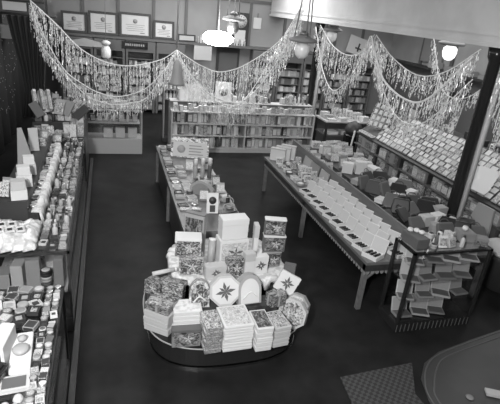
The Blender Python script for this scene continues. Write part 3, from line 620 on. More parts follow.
# ------------------------------------------------------------------ centre table
o = empty('display_table', (1.38, 7.45, 0), 0, 'long narrow dark table of mixed goods in the middle aisle', 'table')
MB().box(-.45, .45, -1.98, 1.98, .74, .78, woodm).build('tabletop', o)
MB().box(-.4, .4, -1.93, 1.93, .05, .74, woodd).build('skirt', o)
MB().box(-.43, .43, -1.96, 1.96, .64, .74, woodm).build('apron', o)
for sx in (-1, 1):
    for sy in (-1, 0, 1): MB().box(sx*.42-.025, sx*.42+.025, sy*1.93-.03, sy*1.93+.03, 0, .64, woodm).build('leg', o)
P0 = (.97, 1.8)
fill(.96, 1.3, 6.1, 9.38, .782, .15, .15, [('tray', (.12, .18), (.1, .14), (.02, .04), [pale, cream, dim, dark], [dark, pale, print_mid], 0), ('carton', (.12, .18), (.08, .13), (.02, .06), DK+[pale, cream], [print_mid, pale, None], 0), ('tin', (.09, .13), (.09, .13), (.03, .06), [mid, pale, dim, foil], [pale, mid], 0)], 'goods on the centre table', 'long centre table', ('left edge', 'centre line'), 81, skip=((1.1, 1.9, 8.3, 9.1),))
fill(1.3, 1.8, 6.1, 9.38, .782, .15, .15, [('carton', (.1, .15), (.08, .13), (.04, .1), DK+[pale, cream, print_mid], [print_mid, None], 0), ('tin', (.09, .13), (.09, .13), (.04, .1), [mid, pale, dim, foil, dark], [pale, mid], 0), ('bottle', (.05, .07), (.05, .07), (.12, .2), [pale, dim, dark, mid], [white, dark], 0), ('book', (.13, .15), (.02, .03), (.14, .2), [pale, print_mid, print_dark, dim], [print_pale], -20)], 'goods on the right half of the centre table', 'right half of centre table', ('inner', 'edge'), 82, skip=((1.1, 1.9, 8.2, 9.1), (1.3, 1.75, 7.25, 7.75), (1.25, 1.6, 6.5, 7.0), (1.3, 1.66, 5.9, 6.35)), p=.9)
o = showcard('poster', (1.5, 8.62, .785), .74, .42, R(-12), R(-35), print_fine, 'large printed poster leaning back across the far end of centre table', None)
MB().box(-.33, .33, -.012, -.0102, .02, .32, cream).build('poster_sheet', o)
b = MB()
for i in range(4): b.box(-.02, .26-.04*(i % 2), -.016, -.012, .06+.06*i, .078+.06*i, mid)
b.lathe([(.08, 0), (.08, .003)], pale, 20, Matrix.Translation((-.17, -.012, .17)) @ Matrix.Rotation(R(90), 4, 'X')); b.build('printing', o)
MB().box(-.2, .2, .012, .03, 0, .3, dim).build('easel_back', o)
for i in range(3):
    x, y = 1.42+.13*i, 7.5+.02*i
    o = empty('white_bottle', (x, y, .783), 0, '%s of three tall white bottles standing together on the centre table' % ['leftmost', 'middle', 'rightmost'][i], 'bottle')
    MB().lathe([(.035, 0), (.038, .02), (.038, .2), (.03, .23)], dim if i == 2 else pale, 14).build('bottle_body', o); MB().lathe([(.036, .23), (.036, .34), (.03, .35)], white, 14).build('cap', o)
o = empty('curved_bag', (1.4, 6.75, .783), R(-35), 'grey half-round bag standing on edge on the centre table', 'handbag')
pts = [(-.2+.4*i/14, .24*math.sin(math.pi*(.12+.76*i/14))**.7) for i in range(15)]; pts = [(-.2, 0)]+pts+[(.2, 0)]
MB().prism([(p[0], p[1]) for p in pts], -.03, .03, pale, Matrix.Rotation(R(90), 4, 'X')).build('bag_body', o); MB().prism([(p[0]*.8, p[1]*.8+.01) for p in pts], .03, .035, mid, Matrix.Rotation(R(90), 4, 'X')).build('side_panel', o)
o = showcard('show_card', (1.42, 6.02, .79), .17, .3, R(-5), R(-15), white, 'white upright card with dark oval portrait behind the island gift boxes', None)
MB().lathe([(.055, 0), (.055, .004)], dark, 20, Matrix.Translation((0, -.01, .19)) @ Matrix.Rotation(R(90), 4, 'X')).box(-.04, .04, -.014, -.01, .02, .12, dark).build('portrait', o)
MB().box(-.05, .05, .012, .06, 0, .12, dim).build('easel_back', o)
o = empty('wire_tray', (1.64, 6.1, .783), R(20), 'looped wire stand on the near right corner of centre table', 'rack')
b = MB(); pp = [(-.13, 0, .02), (-.13, 0, .14), (-.08, .02, .2), (.08, .02, .2), (.13, 0, .14), (.13, 0, .02)]; b.tube(smooth_path(pp, 5), .008, pale); b.tube(smooth_path([(p[0]*.8, p[1]-.08, p[2]*.7) for p in pp], 5), .007, pale); b.build('wire_loop', o); MB().box(-.15, .15, -.1, .04, 0, .02, dark).build('base', o)

# ------------------------------------------------------------------ oval island
def superellipse(cx, cy, a, b_, e, n=72): 
    return [(cx+a*abs(math.cos(t))**(2/e)*(1 if math.cos(t) >= 0 else -1), cy+b_*abs(math.sin(t))**(2/e)*(1 if math.sin(t) >= 0 else -1)) for t in [2*math.pi*i/n for i in range(n)]]
o = empty('island_counter', (1.255, 4.48, 0), 0, 'low oval black island counter with bright metal foot, heaped with gift boxes', 'counter')
MB().prism(superellipse(0, 0, .875, .735, 2.8), 0, .028, chrome, smooth=False).build('foot_trim', o)
MB().prism(superellipse(0, 0, .87, .725, 2.8), .045, .3, steel).build('side_panel', o)
MB().prism(superellipse(0, 0, .91, .77, 2.8), .3, .318, black).build('counter_top', o)
MB().tube([(p[0], p[1], .309) for p in superellipse(0, 0, .915, .775, 2.8)+superellipse(0, 0, .915, .775, 2.8)[:1]], .008, pale, 6).build('edge_bead', o)
MB().prism(superellipse(.1, .36, .58, .38, 3), .318, .66, black).build('inner_core', o)
MB().prism(superellipse(.1, .4, .66, .46, 3), .66, .69, woodm).build('upper_shelf', o)
# white crepe paper with torn points round the upper shelf
o = empty('crepe_cloth', (1.365, 4.87, .692), 0, 'white crepe paper with ragged hanging points on the island upper shelf', 'cloth')
b = MB(); n = 150; E = superellipse(0, 0, .7, .55, 3.2, n); rnd = random.Random(4); vs = [(0, 0, .012)]; 
dz = [-.03-(.09 if (i//3) % 5 == 0 else .0)-rnd.uniform(0, .03) for i in range(n)]
for k, (s, zz) in enumerate(((.93, .012), (1.0, .008), (1.03, None))):
    for i, (x, y) in enumerate(E): q = 1+.012*math.sin(i*1.1); vs.append((x*s*q, y*s*q, zz if zz is not None else dz[i]))
fs = [(0, 1+i, 1+(i+1) % n) for i in range(n)]
for k in range(2): fs += [(1+k*n+i, 1+(k+1)*n+i, 1+(k+1)*n+(i+1) % n, 1+k*n+(i+1) % n) for i in range(n)]
b.add(vs, fs, crepe, True).build('cloth_sheet', o).modifiers.new('t', 'SOLIDIFY').thickness = .005

def star(b, r, m, M, n=8, th=.004):
    for i in range(n):
        q = Matrix.Rotation(2*math.pi*i/n+.2, 4, 'Z'); L = r*(1 if i % 2 == 0 else .75)
        b.prism([(0, 0), (L*.5, L*.17), (L, 0), (L*.5, -L*.17)], 0, th, m, M @ q)
FRONT = Matrix.Rotation(R(90), 4, 'X')
def gift(loc, w_, d_, h_, yaw, label, base=white, lid=None, art=None, ribbon=None, tilt=0, roll=0, flower=None, topart=None, lidf=.35, cat='gift box', name='gift_box', bands=0):
    o = empty(name, loc, yaw, label, cat); o.rotation_euler = (tilt, roll, yaw); W, D = w_/2, d_/2; lid = lid or base
    MB().box(-W+.004, W-.004, -D+.004, D-.004, 0, h_*(1-lidf)+.002, base, bev=.003).build('box_base', o)
    MB().box(-W, W, -D, D, h_*(1-lidf), h_, lid, bev=.005).build('lid', o)
    if art:
        pf = MB().box(-W*.86, W*.86, -D-.004, -D+.002, h_*.1, h_*.9, art).build('picture_front', o)
        if min(w_, h_) > .14:
            sb = MB(); star(sb, min(w_, h_)*.3, cream if art in (print_dark, cello) else dim, Matrix.Translation((W*.1, -D-.0045, h_*.5)) @ FRONT, n=5); sb.build('flower_print', pf)
    if topart: MB().box(-W*.85, W*.85, -D*.85, D*.85, h_-.001, h_+.003, topart).build('picture_top', o)
    if ribbon:
        b = MB(); t = .006; r = .012
        b.box(-r, r, -D-t, D+t, h_-.001, h_+t, ribbon).box(-r, r, -D-t, -D, 0, h_+t, ribbon).box(-W-t, W+t, -r, r, h_-.001, h_+t, ribbon).box(W, W+t, -r, r, 0, h_+t, ribbon).box(-W-t, -W, -r, r, 0, h_+t, ribbon)
        b.build('ribbon', o)
        b = MB()
        for s in (-1, 1): b.tube([(0, 0, h_+t), (s*.03, .012, h_+.035), (s*.055, 0, h_+.02), (s*.03, -.012, h_+.008), (0, 0, h_+t)], .006, ribbon, 5)
        b.build('bow', o)
    if flower:
        b = MB(); M = Matrix.Translation((0, -D-.005, h_*.5)) @ FRONT if flower != 'top' else Matrix.Translation((0, 0, h_+.001))
        star(b, min(w_, h_ if flower != 'top' else d_)*.36, dim, M); b.lathe([(.012, 0), (.01, .008)], white, 8, M); b.build('poinsettia_print', o)
    return o
def sheets(loc, w_, d_, n, t, yaw, base, label, tops=None, jit=.006, cat='box', ribbon=None):
    """a pile of flat boxes, each one a thing"""
    z = loc[2]; rnd = random.Random(int(loc[0]*1000))
    for i in range(n):
        top = i == n-1
        o = gift((loc[0]+rnd.uniform(-jit, jit), loc[1]+rnd.uniform(-jit, jit), z), w_, d_, t-.001, yaw+R(rnd.uniform(-1.2, 1.2)), '%s flat box in the pile %s' % ('topmost' if top else 'lowest' if i == 0 else ORD[i]+' up', label), base, None, topart=tops if top else None, lidf=.5, cat=cat, name='flat_box')
        z += t+.001
    return z
Z0 = .319
# front row on the lower counter
z = sheets((.5, 4.14, Z0), .3, .24, 3, .085, R(-38), cream, 'at left front corner of island', cello)
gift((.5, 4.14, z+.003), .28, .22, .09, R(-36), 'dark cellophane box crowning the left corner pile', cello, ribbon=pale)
gift((.72, 3.83, Z0), .3, .1, .21, R(-3), 'dark picture box standing at the front left of island', mid, dim, print_dark, bands=1)
sheets((.76, 4.07, Z0), .3, .24, 6, .05, R(-3), white, 'behind the dark picture box', crepe)
z = sheets((.965, 3.79, Z0), .18, .3, 6, .053, R(2), cello_pale, 'of cellophane boxes, front left of centre', cello_pale)
z = sheets((1.225, 3.82, Z0), .32, .36, 9, .034, R(1), white, 'of white thin boxes at front centre', print_pale)
z = sheets((1.49, 3.74, Z0), .18, .32, 5, .06, R(1), white, 'with dark picture top, front right of centre', print_dark)
z = sheets((1.69, 3.77, Z0), .19, .3, 5, .05, R(6), cream, 'nearest the right end, front', print_mid)
def octo(loc, r, t, yaw, tilt, base, face, label, flower=True, n=8, art=print_pale):
    """octagonal box standing on edge, facing -Y"""
    o = empty('octagonal_box', loc, yaw, label, 'gift box'); o.rotation_euler = (tilt, 0, yaw)
    a0 = math.pi/n; P_ = [(r*math.cos(a0+2*math.pi*i/n), r*math.sin(a0+2*math.pi*i/n)+r*.93) for i in range(n)]; Q = [(x*.96, (y-r*.93)*.96+r*.93) for x, y in P_]
    MB().prism(Q, -t/2, 0, base, FRONT).build('box_base', o); MB().prism(P_, 0, t/2, base, FRONT).build('lid', o)
    b = MB().prism([(x*.86, (y-r*.93)*.86+r*.93) for x, y in P_], t/2, t/2+.003, face, FRONT); b.build('picture_front', o)
    if flower:
        b = MB(); star(b, r*.62, dim, Matrix.Translation((0, -t/2-.003, r*.9)) @ FRONT); b.build('poinsettia_print', o)
    return o
octo((1.92, 3.93, Z0), .18, .08, R(-48), R(-14), cream, print_mid, 'outer octagonal picture box leaning at the right front of island', False)
octo((2.03, 4.08, Z0), .16, .08, R(-48), R(-14), pale, print_pale, 'octagonal picture box behind another at the island right edge', False)
# middle row propped against the core
octo((1.18, 4.12, .56), .185, .1, R(0), R(-14), cream, white, 'large octagonal white box with dark poinsettia, centre of island')
def dome(loc, w_, h_, d_, yaw, tilt, m, face, label):
    o = empty('domed_package', loc, yaw, label, 'package'); o.rotation_euler = (tilt, 0, yaw)
    P_ = [(-w_/2, 0), (w_/2, 0)]+[(w_/2*math.cos(t), h_*.5+h_*.5*math.sin(t)) for t in [math.pi*i/16 for i in range(17)]]
    MB().prism(P_, -d_/2, d_/2, m, FRONT).build('wrapping', o)
    MB().prism([(x*.8, y*.84+.03*h_) for x, y in P_], d_/2, d_/2+.004, face, FRONT).build('picture_front', o)
    MB().tube(smooth_path([(-w_*.3, -d_/2-.008, h_*.2), (0, -d_/2-.016, h_*.42), (w_*.3, -d_/2-.008, h_*.25)], 6), .008, white).build('ribbon', o)
    return o
dome((.9, 4.14, .56), .22, .3, .1, R(-6), R(-14), cello_pale, cello, 'domed cellophane package left of the poinsettia octagon')
dome((1.46, 4.12, .56), .27, .34, .1, R(4), R(-14), pale, white, 'domed package with white centre right of the poinsettia octagon')
o = tag(MB().box(-.74, .56, 4.0-4.1, 4.28-4.1, 0, .235, black).build('black_plinth'), 'black plinth block carrying the middle row of gifts on the island', 'plinth'); o.location = (1.25, 4.1, Z0)
bpy.data.objects.remove(o)
b = MB().box(.76, 1.78, 4.04, 4.24, Z0, .555, tuft); o = tag(b.build('gift_step'), 'dark cloth step carrying the middle row of gifts on the island', 'display riser')
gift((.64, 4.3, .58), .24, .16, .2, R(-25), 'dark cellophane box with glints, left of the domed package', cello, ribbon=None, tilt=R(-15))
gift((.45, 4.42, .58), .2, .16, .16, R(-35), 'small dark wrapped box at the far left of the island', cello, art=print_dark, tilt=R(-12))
b = MB().box(.36, .76, 4.28, 4.6, Z0, .575, tuft); tag(b.build('gift_step'), 'dark cloth step under the wrapped boxes at the island left', 'display riser')
o = empty('paper_tube', (.43, 4.5, .775), R(15), 'white paper tube sticking out at the left of the upper shelf', 'tube'); o.rotation_euler = (0, R(88), R(12)); MB().lathe([(.025, 0), (.025, .26)], cream, 14).build('tube_body', o); MB().lathe([(.027, .26), (.027, .28)], white, 14).build('cap', o)
gift((1.76, 4.06, .56-.0), .2, .14, .14, R(10), 'small dark box below the poinsettia box at right', cello, art=print_dark, ribbon=pale)
b = MB().box(1.8, 2.04, 4.2, 4.45, Z0, .575, tuft); tag(b.build('gift_step'), 'small dark cloth step at the right side of the island', 'display riser')
gift((1.9, 4.24, .585), .25, .06, .24, R(-22), 'white box printed with dark poinsettia tilted at the island right', white, art=None, flower='front', tilt=R(-18), roll=R(24))
gift((2.02, 4.38, .58), .14, .1, .27, R(-30), 'dark box standing behind the tilted poinsettia box', mid, dim, None, tilt=R(-6))
# gifts on the upper shelf
U = .708
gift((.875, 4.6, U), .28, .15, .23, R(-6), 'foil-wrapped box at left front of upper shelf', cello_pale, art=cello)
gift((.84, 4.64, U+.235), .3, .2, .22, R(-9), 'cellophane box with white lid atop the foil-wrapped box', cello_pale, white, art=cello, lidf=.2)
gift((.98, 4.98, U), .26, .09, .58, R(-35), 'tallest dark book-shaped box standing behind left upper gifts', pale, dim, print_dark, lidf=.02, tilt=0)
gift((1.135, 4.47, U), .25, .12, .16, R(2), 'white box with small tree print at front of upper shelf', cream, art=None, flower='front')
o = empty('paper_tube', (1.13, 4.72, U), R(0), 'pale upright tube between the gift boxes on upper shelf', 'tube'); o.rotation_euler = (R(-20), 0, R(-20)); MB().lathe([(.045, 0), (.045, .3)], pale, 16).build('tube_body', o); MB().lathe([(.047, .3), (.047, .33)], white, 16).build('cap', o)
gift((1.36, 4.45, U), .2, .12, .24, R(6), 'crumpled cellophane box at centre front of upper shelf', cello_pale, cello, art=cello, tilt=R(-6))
gift((1.4, 4.78, U), .36, .2, .34, R(4), 'big white box with grey side bands at upper centre', white, white, art=print_pale, lidf=.2)
gift((1.4, 4.79, U+.345), .33, .18, .26, R(4), 'plain white box crowning the island, small sprig in its corner', white, white, lidf=.3, flower=None)
gift((1.53, 4.47, U), .13, .1, .3, R(8), 'narrow white upright box, right of the crumpled cellophane', white, cream, art=None)
gift((1.68, 4.5, U), .19, .09, .23, R(4), 'white box with a small dark tree print, upper right front', white, white, flower='front')
gift((1.87, 4.64, U), .22, .12, .21, R(4), 'lowest dark picture box of the right upper pile', mid, pale, print_dark, lidf=.1)
gift((1.88, 4.64, U+.215), .27, .12, .21, R(-8), 'middle dark picture box of the right upper pile, white rim', dim, white, print_dark, lidf=.1)
gift((1.87, 4.64, U+.43), .26, .09, .21, R(-14), 'top dark picture box of the right upper pile, round print', dim, white, print_dark, lidf=.1)
gift((1.72, 4.86, U), .06, .14, .46, R(-8), 'thin white box standing edge on behind the right pile', white, cream)
o = empty('paper_roll', (1.56, 4.78, U+.04), 0, 'white paper roll lying behind the upper right gifts', 'paper roll'); o.rotation_euler = (0, R(90), R(-12)); MB().lathe([(.035, 0), (.035, .18)], white, 14).build('roll', o)

# ------------------------------------------------------------------ two-sided bench
o = empty('display_bench', (3.86, 6.9, 0), 0, 'long two-sided bench table with a dividing board, goods both sides', 'table')
MB().box(-.74, 0, -2.43, 1.95, .71, .75, woodm).build('left_top', o); MB().box(0, 1.26, -2.43, 2.45, .71, .75, woodm).box(.4, 1.24, -2.3, 2.4, .75, .86, woodd).build('right_top', o)
MB().box(-.72, -.7, -2.4, 1.92, .6, .71, woodd).box(-.7, 1.24, -2.4, -2.38, .6, .71, woodd).box(1.22, 1.24, -2.38, 2.4, .6, .71, woodd).build('apron', o)
b = MB()
for i in range(62): y = -2.4+i*.0705; b.prism([(y-.03, .6), (y+.03, .6), (y+.02, .565), (y, .555), (y-.02, .565)], -.002, .002, mid, Matrix(((0, 0, 1, -.725), (1, 0, 0, 0), (0, 1, 0, 0), (0, 0, 0, 1))))
for i in range(20): x = -.68+i*.0705; b.prism([(x-.03, .6), (x+.03, .6), (x+.02, .565), (x, .555), (x-.02, .565)], -.002, .002, mid, Matrix(((1, 0, 0, 0), (0, 0, 1, -2.405), (0, 1, 0, 0), (0, 0, 0, 1))))
s = b.build('scalloped_fringe', o)
MB().box(-.04, -.005, -2.2, 2.2, .75, 1.06, woodm).build('dividing_board', o)
for sx in (-.69, 1.19):
    for y in (-2.36, -.27, 1.88): MB().box(sx-.03, sx+.03, y-.03, y+.03, 0, .71, woodm).build('leg', o)
MB().tube([(-.68, -2.36, .45), (-.4, -2.36, .69)], .02, woodm, 6).build('brace', o)
def open_box(x, y, z, s, yaw, label, m=white):
    key = m.name
    def tray(): return MB().box(-.5, .5, -.45, .45, 0, .18, m).box(-.5, .5, -.45, -.39, .18, .27, m).box(-.5, .5, .39, .45, .18, .27, m).box(-.5, -.44, -.39, .39, .18, .27, m).box(.44, .5, -.39, .39, .18, .27, m)
    def lid(): return MB().box(-.5, .5, -.03, .03, 0, .9, m).box(-.46, .46, -.06, -.03, .05, .85, cream)
    def cont():
        b = MB()
        for k in range(3): b.tube([(-.3+.26*k, -.28, .21), (-.22+.26*k, .25, .22)], .085, black, 6)
        return b
    o = empty('open_gift_case', (x, y, z), yaw, label, 'gift case', 'open white gift cases on the bench')
    obj('tray', cached(('tray', key), tray), o, scale=(s, s, s)); obj('raised_lid', cached(('raised_lid', key), lid), o, (0, .45*s, .2*s), (R(-20), 0, 0), (s, s, s)); obj('contents', cached(('contents', key), cont), o, scale=(s, s, s))
    return o
rnd = random.Random(9)
for j in range(10):
    y = 4.62+j*.245
    for i in range(3):
        x = 3.245+i*.2
        if j == 0 and i == 0: open_box(3.28, 4.61, .752, .22, R(-62), 'large open white gift case at the near corner of the bench')
        elif not (j == 0 and i == 1): open_box(x, y, .752, .188+.01*(i == 1), R(-70+rnd.uniform(-8, 8)), 'open white gift case, %s from the near end, %s row of bench' % (ORD[j], ('aisle', 'middle', 'board')[i]))
fill(3.18, 3.78, 7.12, 8.4, .752, .15, .14, [('tin', (.1, .14), (.1, .14), (.02, .05), [white, pale, foil, dim], [dark, white, mid], 0), ('carton', (.12, .15), (.1, .13), (.03, .08), PALE+[pale, dim], [print_pale, print_mid], 0), ('book', (.12, .14), (.02, .03), (.12, .16), PALE, [print_mid], -20)], 'small goods on the far left part of the bench', 'far aisle side of bench', ('aisle edge', 'middle', 'board side'), 91)
for i in range(3):
    gift((3.33+.13*i, 8.6+.05*i, .753), .32, .1, .26+.02*i, R(-35), '%s large white box standing at the far left end of bench' % ['foremost', 'middle', 'rearmost'][i], white, cream, lidf=.12)
for i, (y, m) in enumerate([(7.3, pale), (7.72, mid), (8.1, pale)]):
    o = showcard('show_card', (3.76, y, .753), .34, .22, R(-90), R(-10), m, '%s grey board leaning on the bench divider, aisle side' % ['nearest', 'middle', 'farthest'][i], None)
# right half
fill(3.93, 4.22, 7.2, 9.3, .752, .15, .18, [('carton', (.11, .14), (.13, .17), (.1, .24), PALE+[pale], [print_pale, print_mid, None], 0), ('book', (.13, .14), (.03, .04), (.18, .26), PALE+[pale, mid], [print_pale, print_mid], -14)], 'boxes beside the bench divider', 'right side of bench divider', ('a',), 93)
fill(4.3, 5.08, 7.7, 9.28, .863, .2, .18, [('carton', (.16, .2), (.13, .17), (.1, .22), PALE+[pale], [print_pale, print_mid, None], 0), ('book', (.16, .2), (.03, .04), (.18, .24), PALE+[pale, mid], [print_pale, print_mid], -18)], 'boxes on the far right part of the bench', 'far right side of bench', ('board side', 'outer'), 92)
for i, (x, y) in enumerate([(4.38, 7.55), (4.62, 7.5), (4.86, 7.35), (4.9, 7.6)]): gift((x, y, .863), .21, .16, [.2, .24, .16, .12][i], R(-30+14*i), 'white lidded box %s on the right side of the bench' % ['beside the dividing board', 'in the cluster middle', 'nearest the outer edge', 'at the rear outer edge'][i], white, white)
def purse(x, y, z, w_, h_, yaw, tilt, label, m=velvet):
    o = empty('purse', (x, y, z), yaw, label, 'purse'); o.rotation_euler = (tilt, 0, yaw)
    P_ = [(-w_*.5, .0), (w_*.5, .0), (w_*.54, h_*.4), (w_*.44, h_), (-w_*.44, h_), (-w_*.54, h_*.4)]
    b = MB().prism(P_, -.03, .03, m, FRONT); me = b.build('purse_body', o); bv = me.modifiers.new('b', 'BEVEL'); bv.width = .018; bv.segments = 2
    MB().tube([(-w_*.44, 0, h_), (w_*.44, 0, h_)], .008, brass, 6).build('clasp', o)
    MB().tube(smooth_path([(-w_*.3, 0, h_), (-w_*.15, 0, h_+.05), (w_*.15, 0, h_+.05), (w_*.3, 0, h_)], 5), .006, m, 5).build('handle', o)
    return o
rnd = random.Random(17); k = 0
for j in range(9):
    for i in range(5):
        x = 4.03+.235*i; y = 4.7+j*.27+.06*(i % 2)+rnd.uniform(-.03, .03)
        if rnd.random() < .58:
            purse(x, y, .775 if i < 1 else .885, rnd.uniform(.22, .3), rnd.uniform(.19, .25), R(rnd.uniform(-50, 30)), R(rnd.uniform(-55, -25)), 'dark purse leaning, %s row from near end, %s, right bench' % (ORD[j], ('by divider', 'inner middle', 'middle', 'outer middle', 'outer')[i]), rnd.choice([velvet, velvet, dark, dim]))
        else:
            gift((x, y, .755 if i < 1 else .865), .2, .15, rnd.uniform(.06, .16), R(rnd.uniform(-40, 40)), 'pale box amid purses, %s row, %s, right bench' % (ORD[j], ('by divider', 'inner middle', 'middle', 'outer middle', 'outer')[i]), rnd.choice([white, cream, pale]))
# black bin with rolled papers behind the bench
o = empty('waste_bin', (6.2, 10.75, 0), 0, 'black round bin standing beyond the far end of bench', 'bin')
MB().lathe([(.17, 0), (.2, .02), (.24, .75), (.25, .78)], black, 24).build('bin_body', o)
MB().lathe([(.03, .785), (.2, .8), (.24, .9), (.18, 1.05), (.05, 1.12)], dark, 20).build('domed_lid', o)
o = tag(MB().lathe([(.022, 0), (.022, .4)], white, 10).build('paper_roll'), 'white rolled paper standing beside the black bin', 'paper roll'); o.location = (5.95, 10.4, .0); o.scale = (1, 1, 2.4); o.rotation_euler = (R(-4), R(8), 0)

# ------------------------------------------------------------------ small glass showcase at the right
CX0, CX1, CY0, CY1, CH = 3.4, 4.54, 3.98, 4.4, 1.15
showcase(CX0, CX1, CY0, CY1, CH, 'black-framed glass showcase of open boxes standing at right', hb=.13, shelf=(.4, .66, .91), post=.018, m=steel, sm=glass_m)
o = [c for c in COL.objects if c.name.startswith('glass_showcase')][-1]
b = MB()
for i in range(19): b.box(-.56+i*.06, -.55+i*.06, -.213, -.21, .01, .12, dim)
b.build('plinth_mouldings', o)
def display_tray(x, y, z, s, yaw, label, m, m2):
    o = empty('open_case', (x, y, z), yaw, label, 'gift case')
    obj('tray', cached(('show_tray', m.name), lambda: MB().box(-.5, .5, -.35, .3, 0, .1, m).box(-.42, .42, -.28, .25, .1, .13, dim)), o, scale=(s, s, s))
    obj('raised_lid', cached(('show_lid', m2.name), lambda: MB().box(-.5, .5, -.02, .02, 0, .85, m2).box(-.44, .44, -.03, -.02, .05, .8, pale)), o, (0, .3*s, .08*s), (R(-14), 0, 0), (s, s, s))
    return o
rnd = random.Random(5)
for k, z in enumerate((.145, .413, .673, .923)):
    n = 4 if k < 3 else 4
    for i in range(n):
        x = CX0+.17+i*.265+rnd.uniform(-.015, .015)
        if k == 0 and i == 3: continue
        display_tray(x, CY0+.17, z, rnd.uniform(.2, .235), R(rnd.uniform(-30, 5)), '%s open case from left, %s shelf of glass showcase' % (ORD[i], ('bottom', 'second', 'third', 'top')[k]), rnd.choice([cream, pale, mid]), rnd.choice([cream, pale]))
# goods on top of it
gift((3.53, 4.2, CH+.002), .18, .3, .13, R(4), 'plain grey carton on the left of the glass showcase', dim, dim)
for i, (x, y) in enumerate([(3.5, 4.29), (3.57, 4.26), (3.6, 4.2)]):
    o = tag(MB().lathe([(.02, 0), (.035, .01), (.035, .035), (.02, .045)], white, 14).build('jar'), 'small white round jar on the grey carton, %s' % ['rear', 'middle', 'front'][i], 'jar'); o.location = (x, y, CH+.134)
K_TOP = [('carton', (.08, .14), (.07, .1), (.04, .09), [white, cream, print_pale, print_fine, pale], [print_pale, None], 0), ('tin', (.07, .1), (.07, .1), (.05, .1), [white, cream, pale], [white, dark], 0), ('bottle', (.05, .07), (.05, .07), (.1, .18), [white, cream, dim], [white, dark], 0), ('book', (.1, .13), (.02, .03), (.1, .16), [white, print_pale, cream], [print_mid], -20)]
fill(3.64, 4.18, 4.0, 4.38, CH+.002, .11, .11, K_TOP, 'white articles on the glass showcase', 'glass showcase top', ('left', 'middle', 'right'), 101, ang=60)
gift((4.3, 4.25, CH+.002), .2, .2, .12, R(-12), 'mid grey box at right rear of glass showcase top', mid, mid)
gift((4.43, 4.1, CH+.002), .15, .14, .1, R(-30), 'speckled grey box at the right front corner of showcase top', print_dark, mid)
o = tag(MB().lathe([(.03, 0), (.04, .02), (.03, .05)], white, 12).build('jar'), 'white jar on top of the grey box at showcase right', 'jar'); o.location = (4.3, 4.27, CH+.124)
for i in range(2): gift((4.0+.28*i, 4.75, .755), .14, .12, .2-.04*i, R(10), '%s pale box behind the glass showcase on the bench end' % ['left', 'right'][i], mid, mid) if False else None
o = empty('wicker_basket', (5.72, 4.72, 0), 0, 'round white-rimmed basket at the right edge beyond the showcase', 'basket')
MB().lathe([(.2, 0), (.24, .02), (.3, .5), (.33, .6)], dark, 26).build('basket_body', o); MB().lathe([(.33, .6), (.37, .63), (.36, .67), (.3, .66)], cream, 26).build('rim', o)

# ------------------------------------------------------------------ right-hand card display with sloping top
DY0, DY1 = 4.3, 10.25
o = empty('card_display', (6.5, (DY0+DY1)/2, 0), 0, 'long counter with sloping top of white cards along the right', 'display counter')
HY = (DY1-DY0)/2
SL = [(-.5, .98), (.45, 1.5), (.45, 1.47), (-.5, .95)]
YZ = Matrix(((1, 0, 0, 0), (0, 0, -1, 0), (0, 1, 0, 0), (0, 0, 0, 1)))
MB().prism(SL, -HY, HY, dark, YZ).build('sloping_top', o)
MB().box(-.5, .45, -HY, HY, 0, .15, woodd).build('plinth', o); MB().box(-.2, .45, -HY, HY, .15, 1.0, woodd).build('back_panel', o)
for z in (.15, .42, .69): MB().box(-.52, -.2, -HY, HY, z, z+.02, header).build('shelf', o)
for i in range(7): MB().box(-.46, -.2, -HY+i*(2*HY-.03)/6, -HY+i*(2*HY-.03)/6+.03, .17, .95, woodd).build('upright', o)
rnd = random.Random(23)
pitch = (2*HY-.03)/6
for k, z in enumerate((.171, .441, .711)):
    y = DY0+.06; q = 0
    while y < DY1-.2:
        ww = rnd.uniform(.12, .2); fr = ((y-DY0) % pitch)
        if fr < .04 or fr+ww > pitch-.01: y += .03; continue
        m = rnd.choice([dim, mid, mid, print_dark, print_dark, print_mid, pale, mid]); o = good('packet', 6.08, y+ww/2, z, ww*.93, .14, rnd.uniform(.18, .23), R(-90), m, rnd.choice([print_pale, print_mid, None, print_dark]),
             '%s packet, %s from near on %s shelf under the sloping cards' % (tone(m), nth(q+1), ('bottom', 'middle', 'top')[k]), 'packets under the card display'); y += ww; q += 1
# cards in rows up the slope
ang = math.atan2(.52, .95)
for j in range(7):
    t = .06+j*.135; x = 6.0+t*.95; z = .985+t*.52+.004
    y = DY0+.1; i = 0
    while y < 9.45:
        ww = rnd.uniform(.12, .155); h_ = rnd.uniform(.13, .16)
        big = y < 5.7
        m = rnd.choice([mid, pale, mid, dim, pale]); f = rnd.choice([white, white, print_fine, print_pale, cream, white, print_mid])
        good('book', x, y+ww/2, z+.006, ww, .016, h_, R(-90+rnd.uniform(-6, 6)), m, f, '%s card, %s from near, row %s up the sloping right display' % (tone(m), nth(i+1), ('one', 'two', 'three', 'four', 'five', 'six', 'seven')[j]), 'cards on the sloping display', R(-42))
        y += ww+rnd.uniform(.015, .035); i += 1
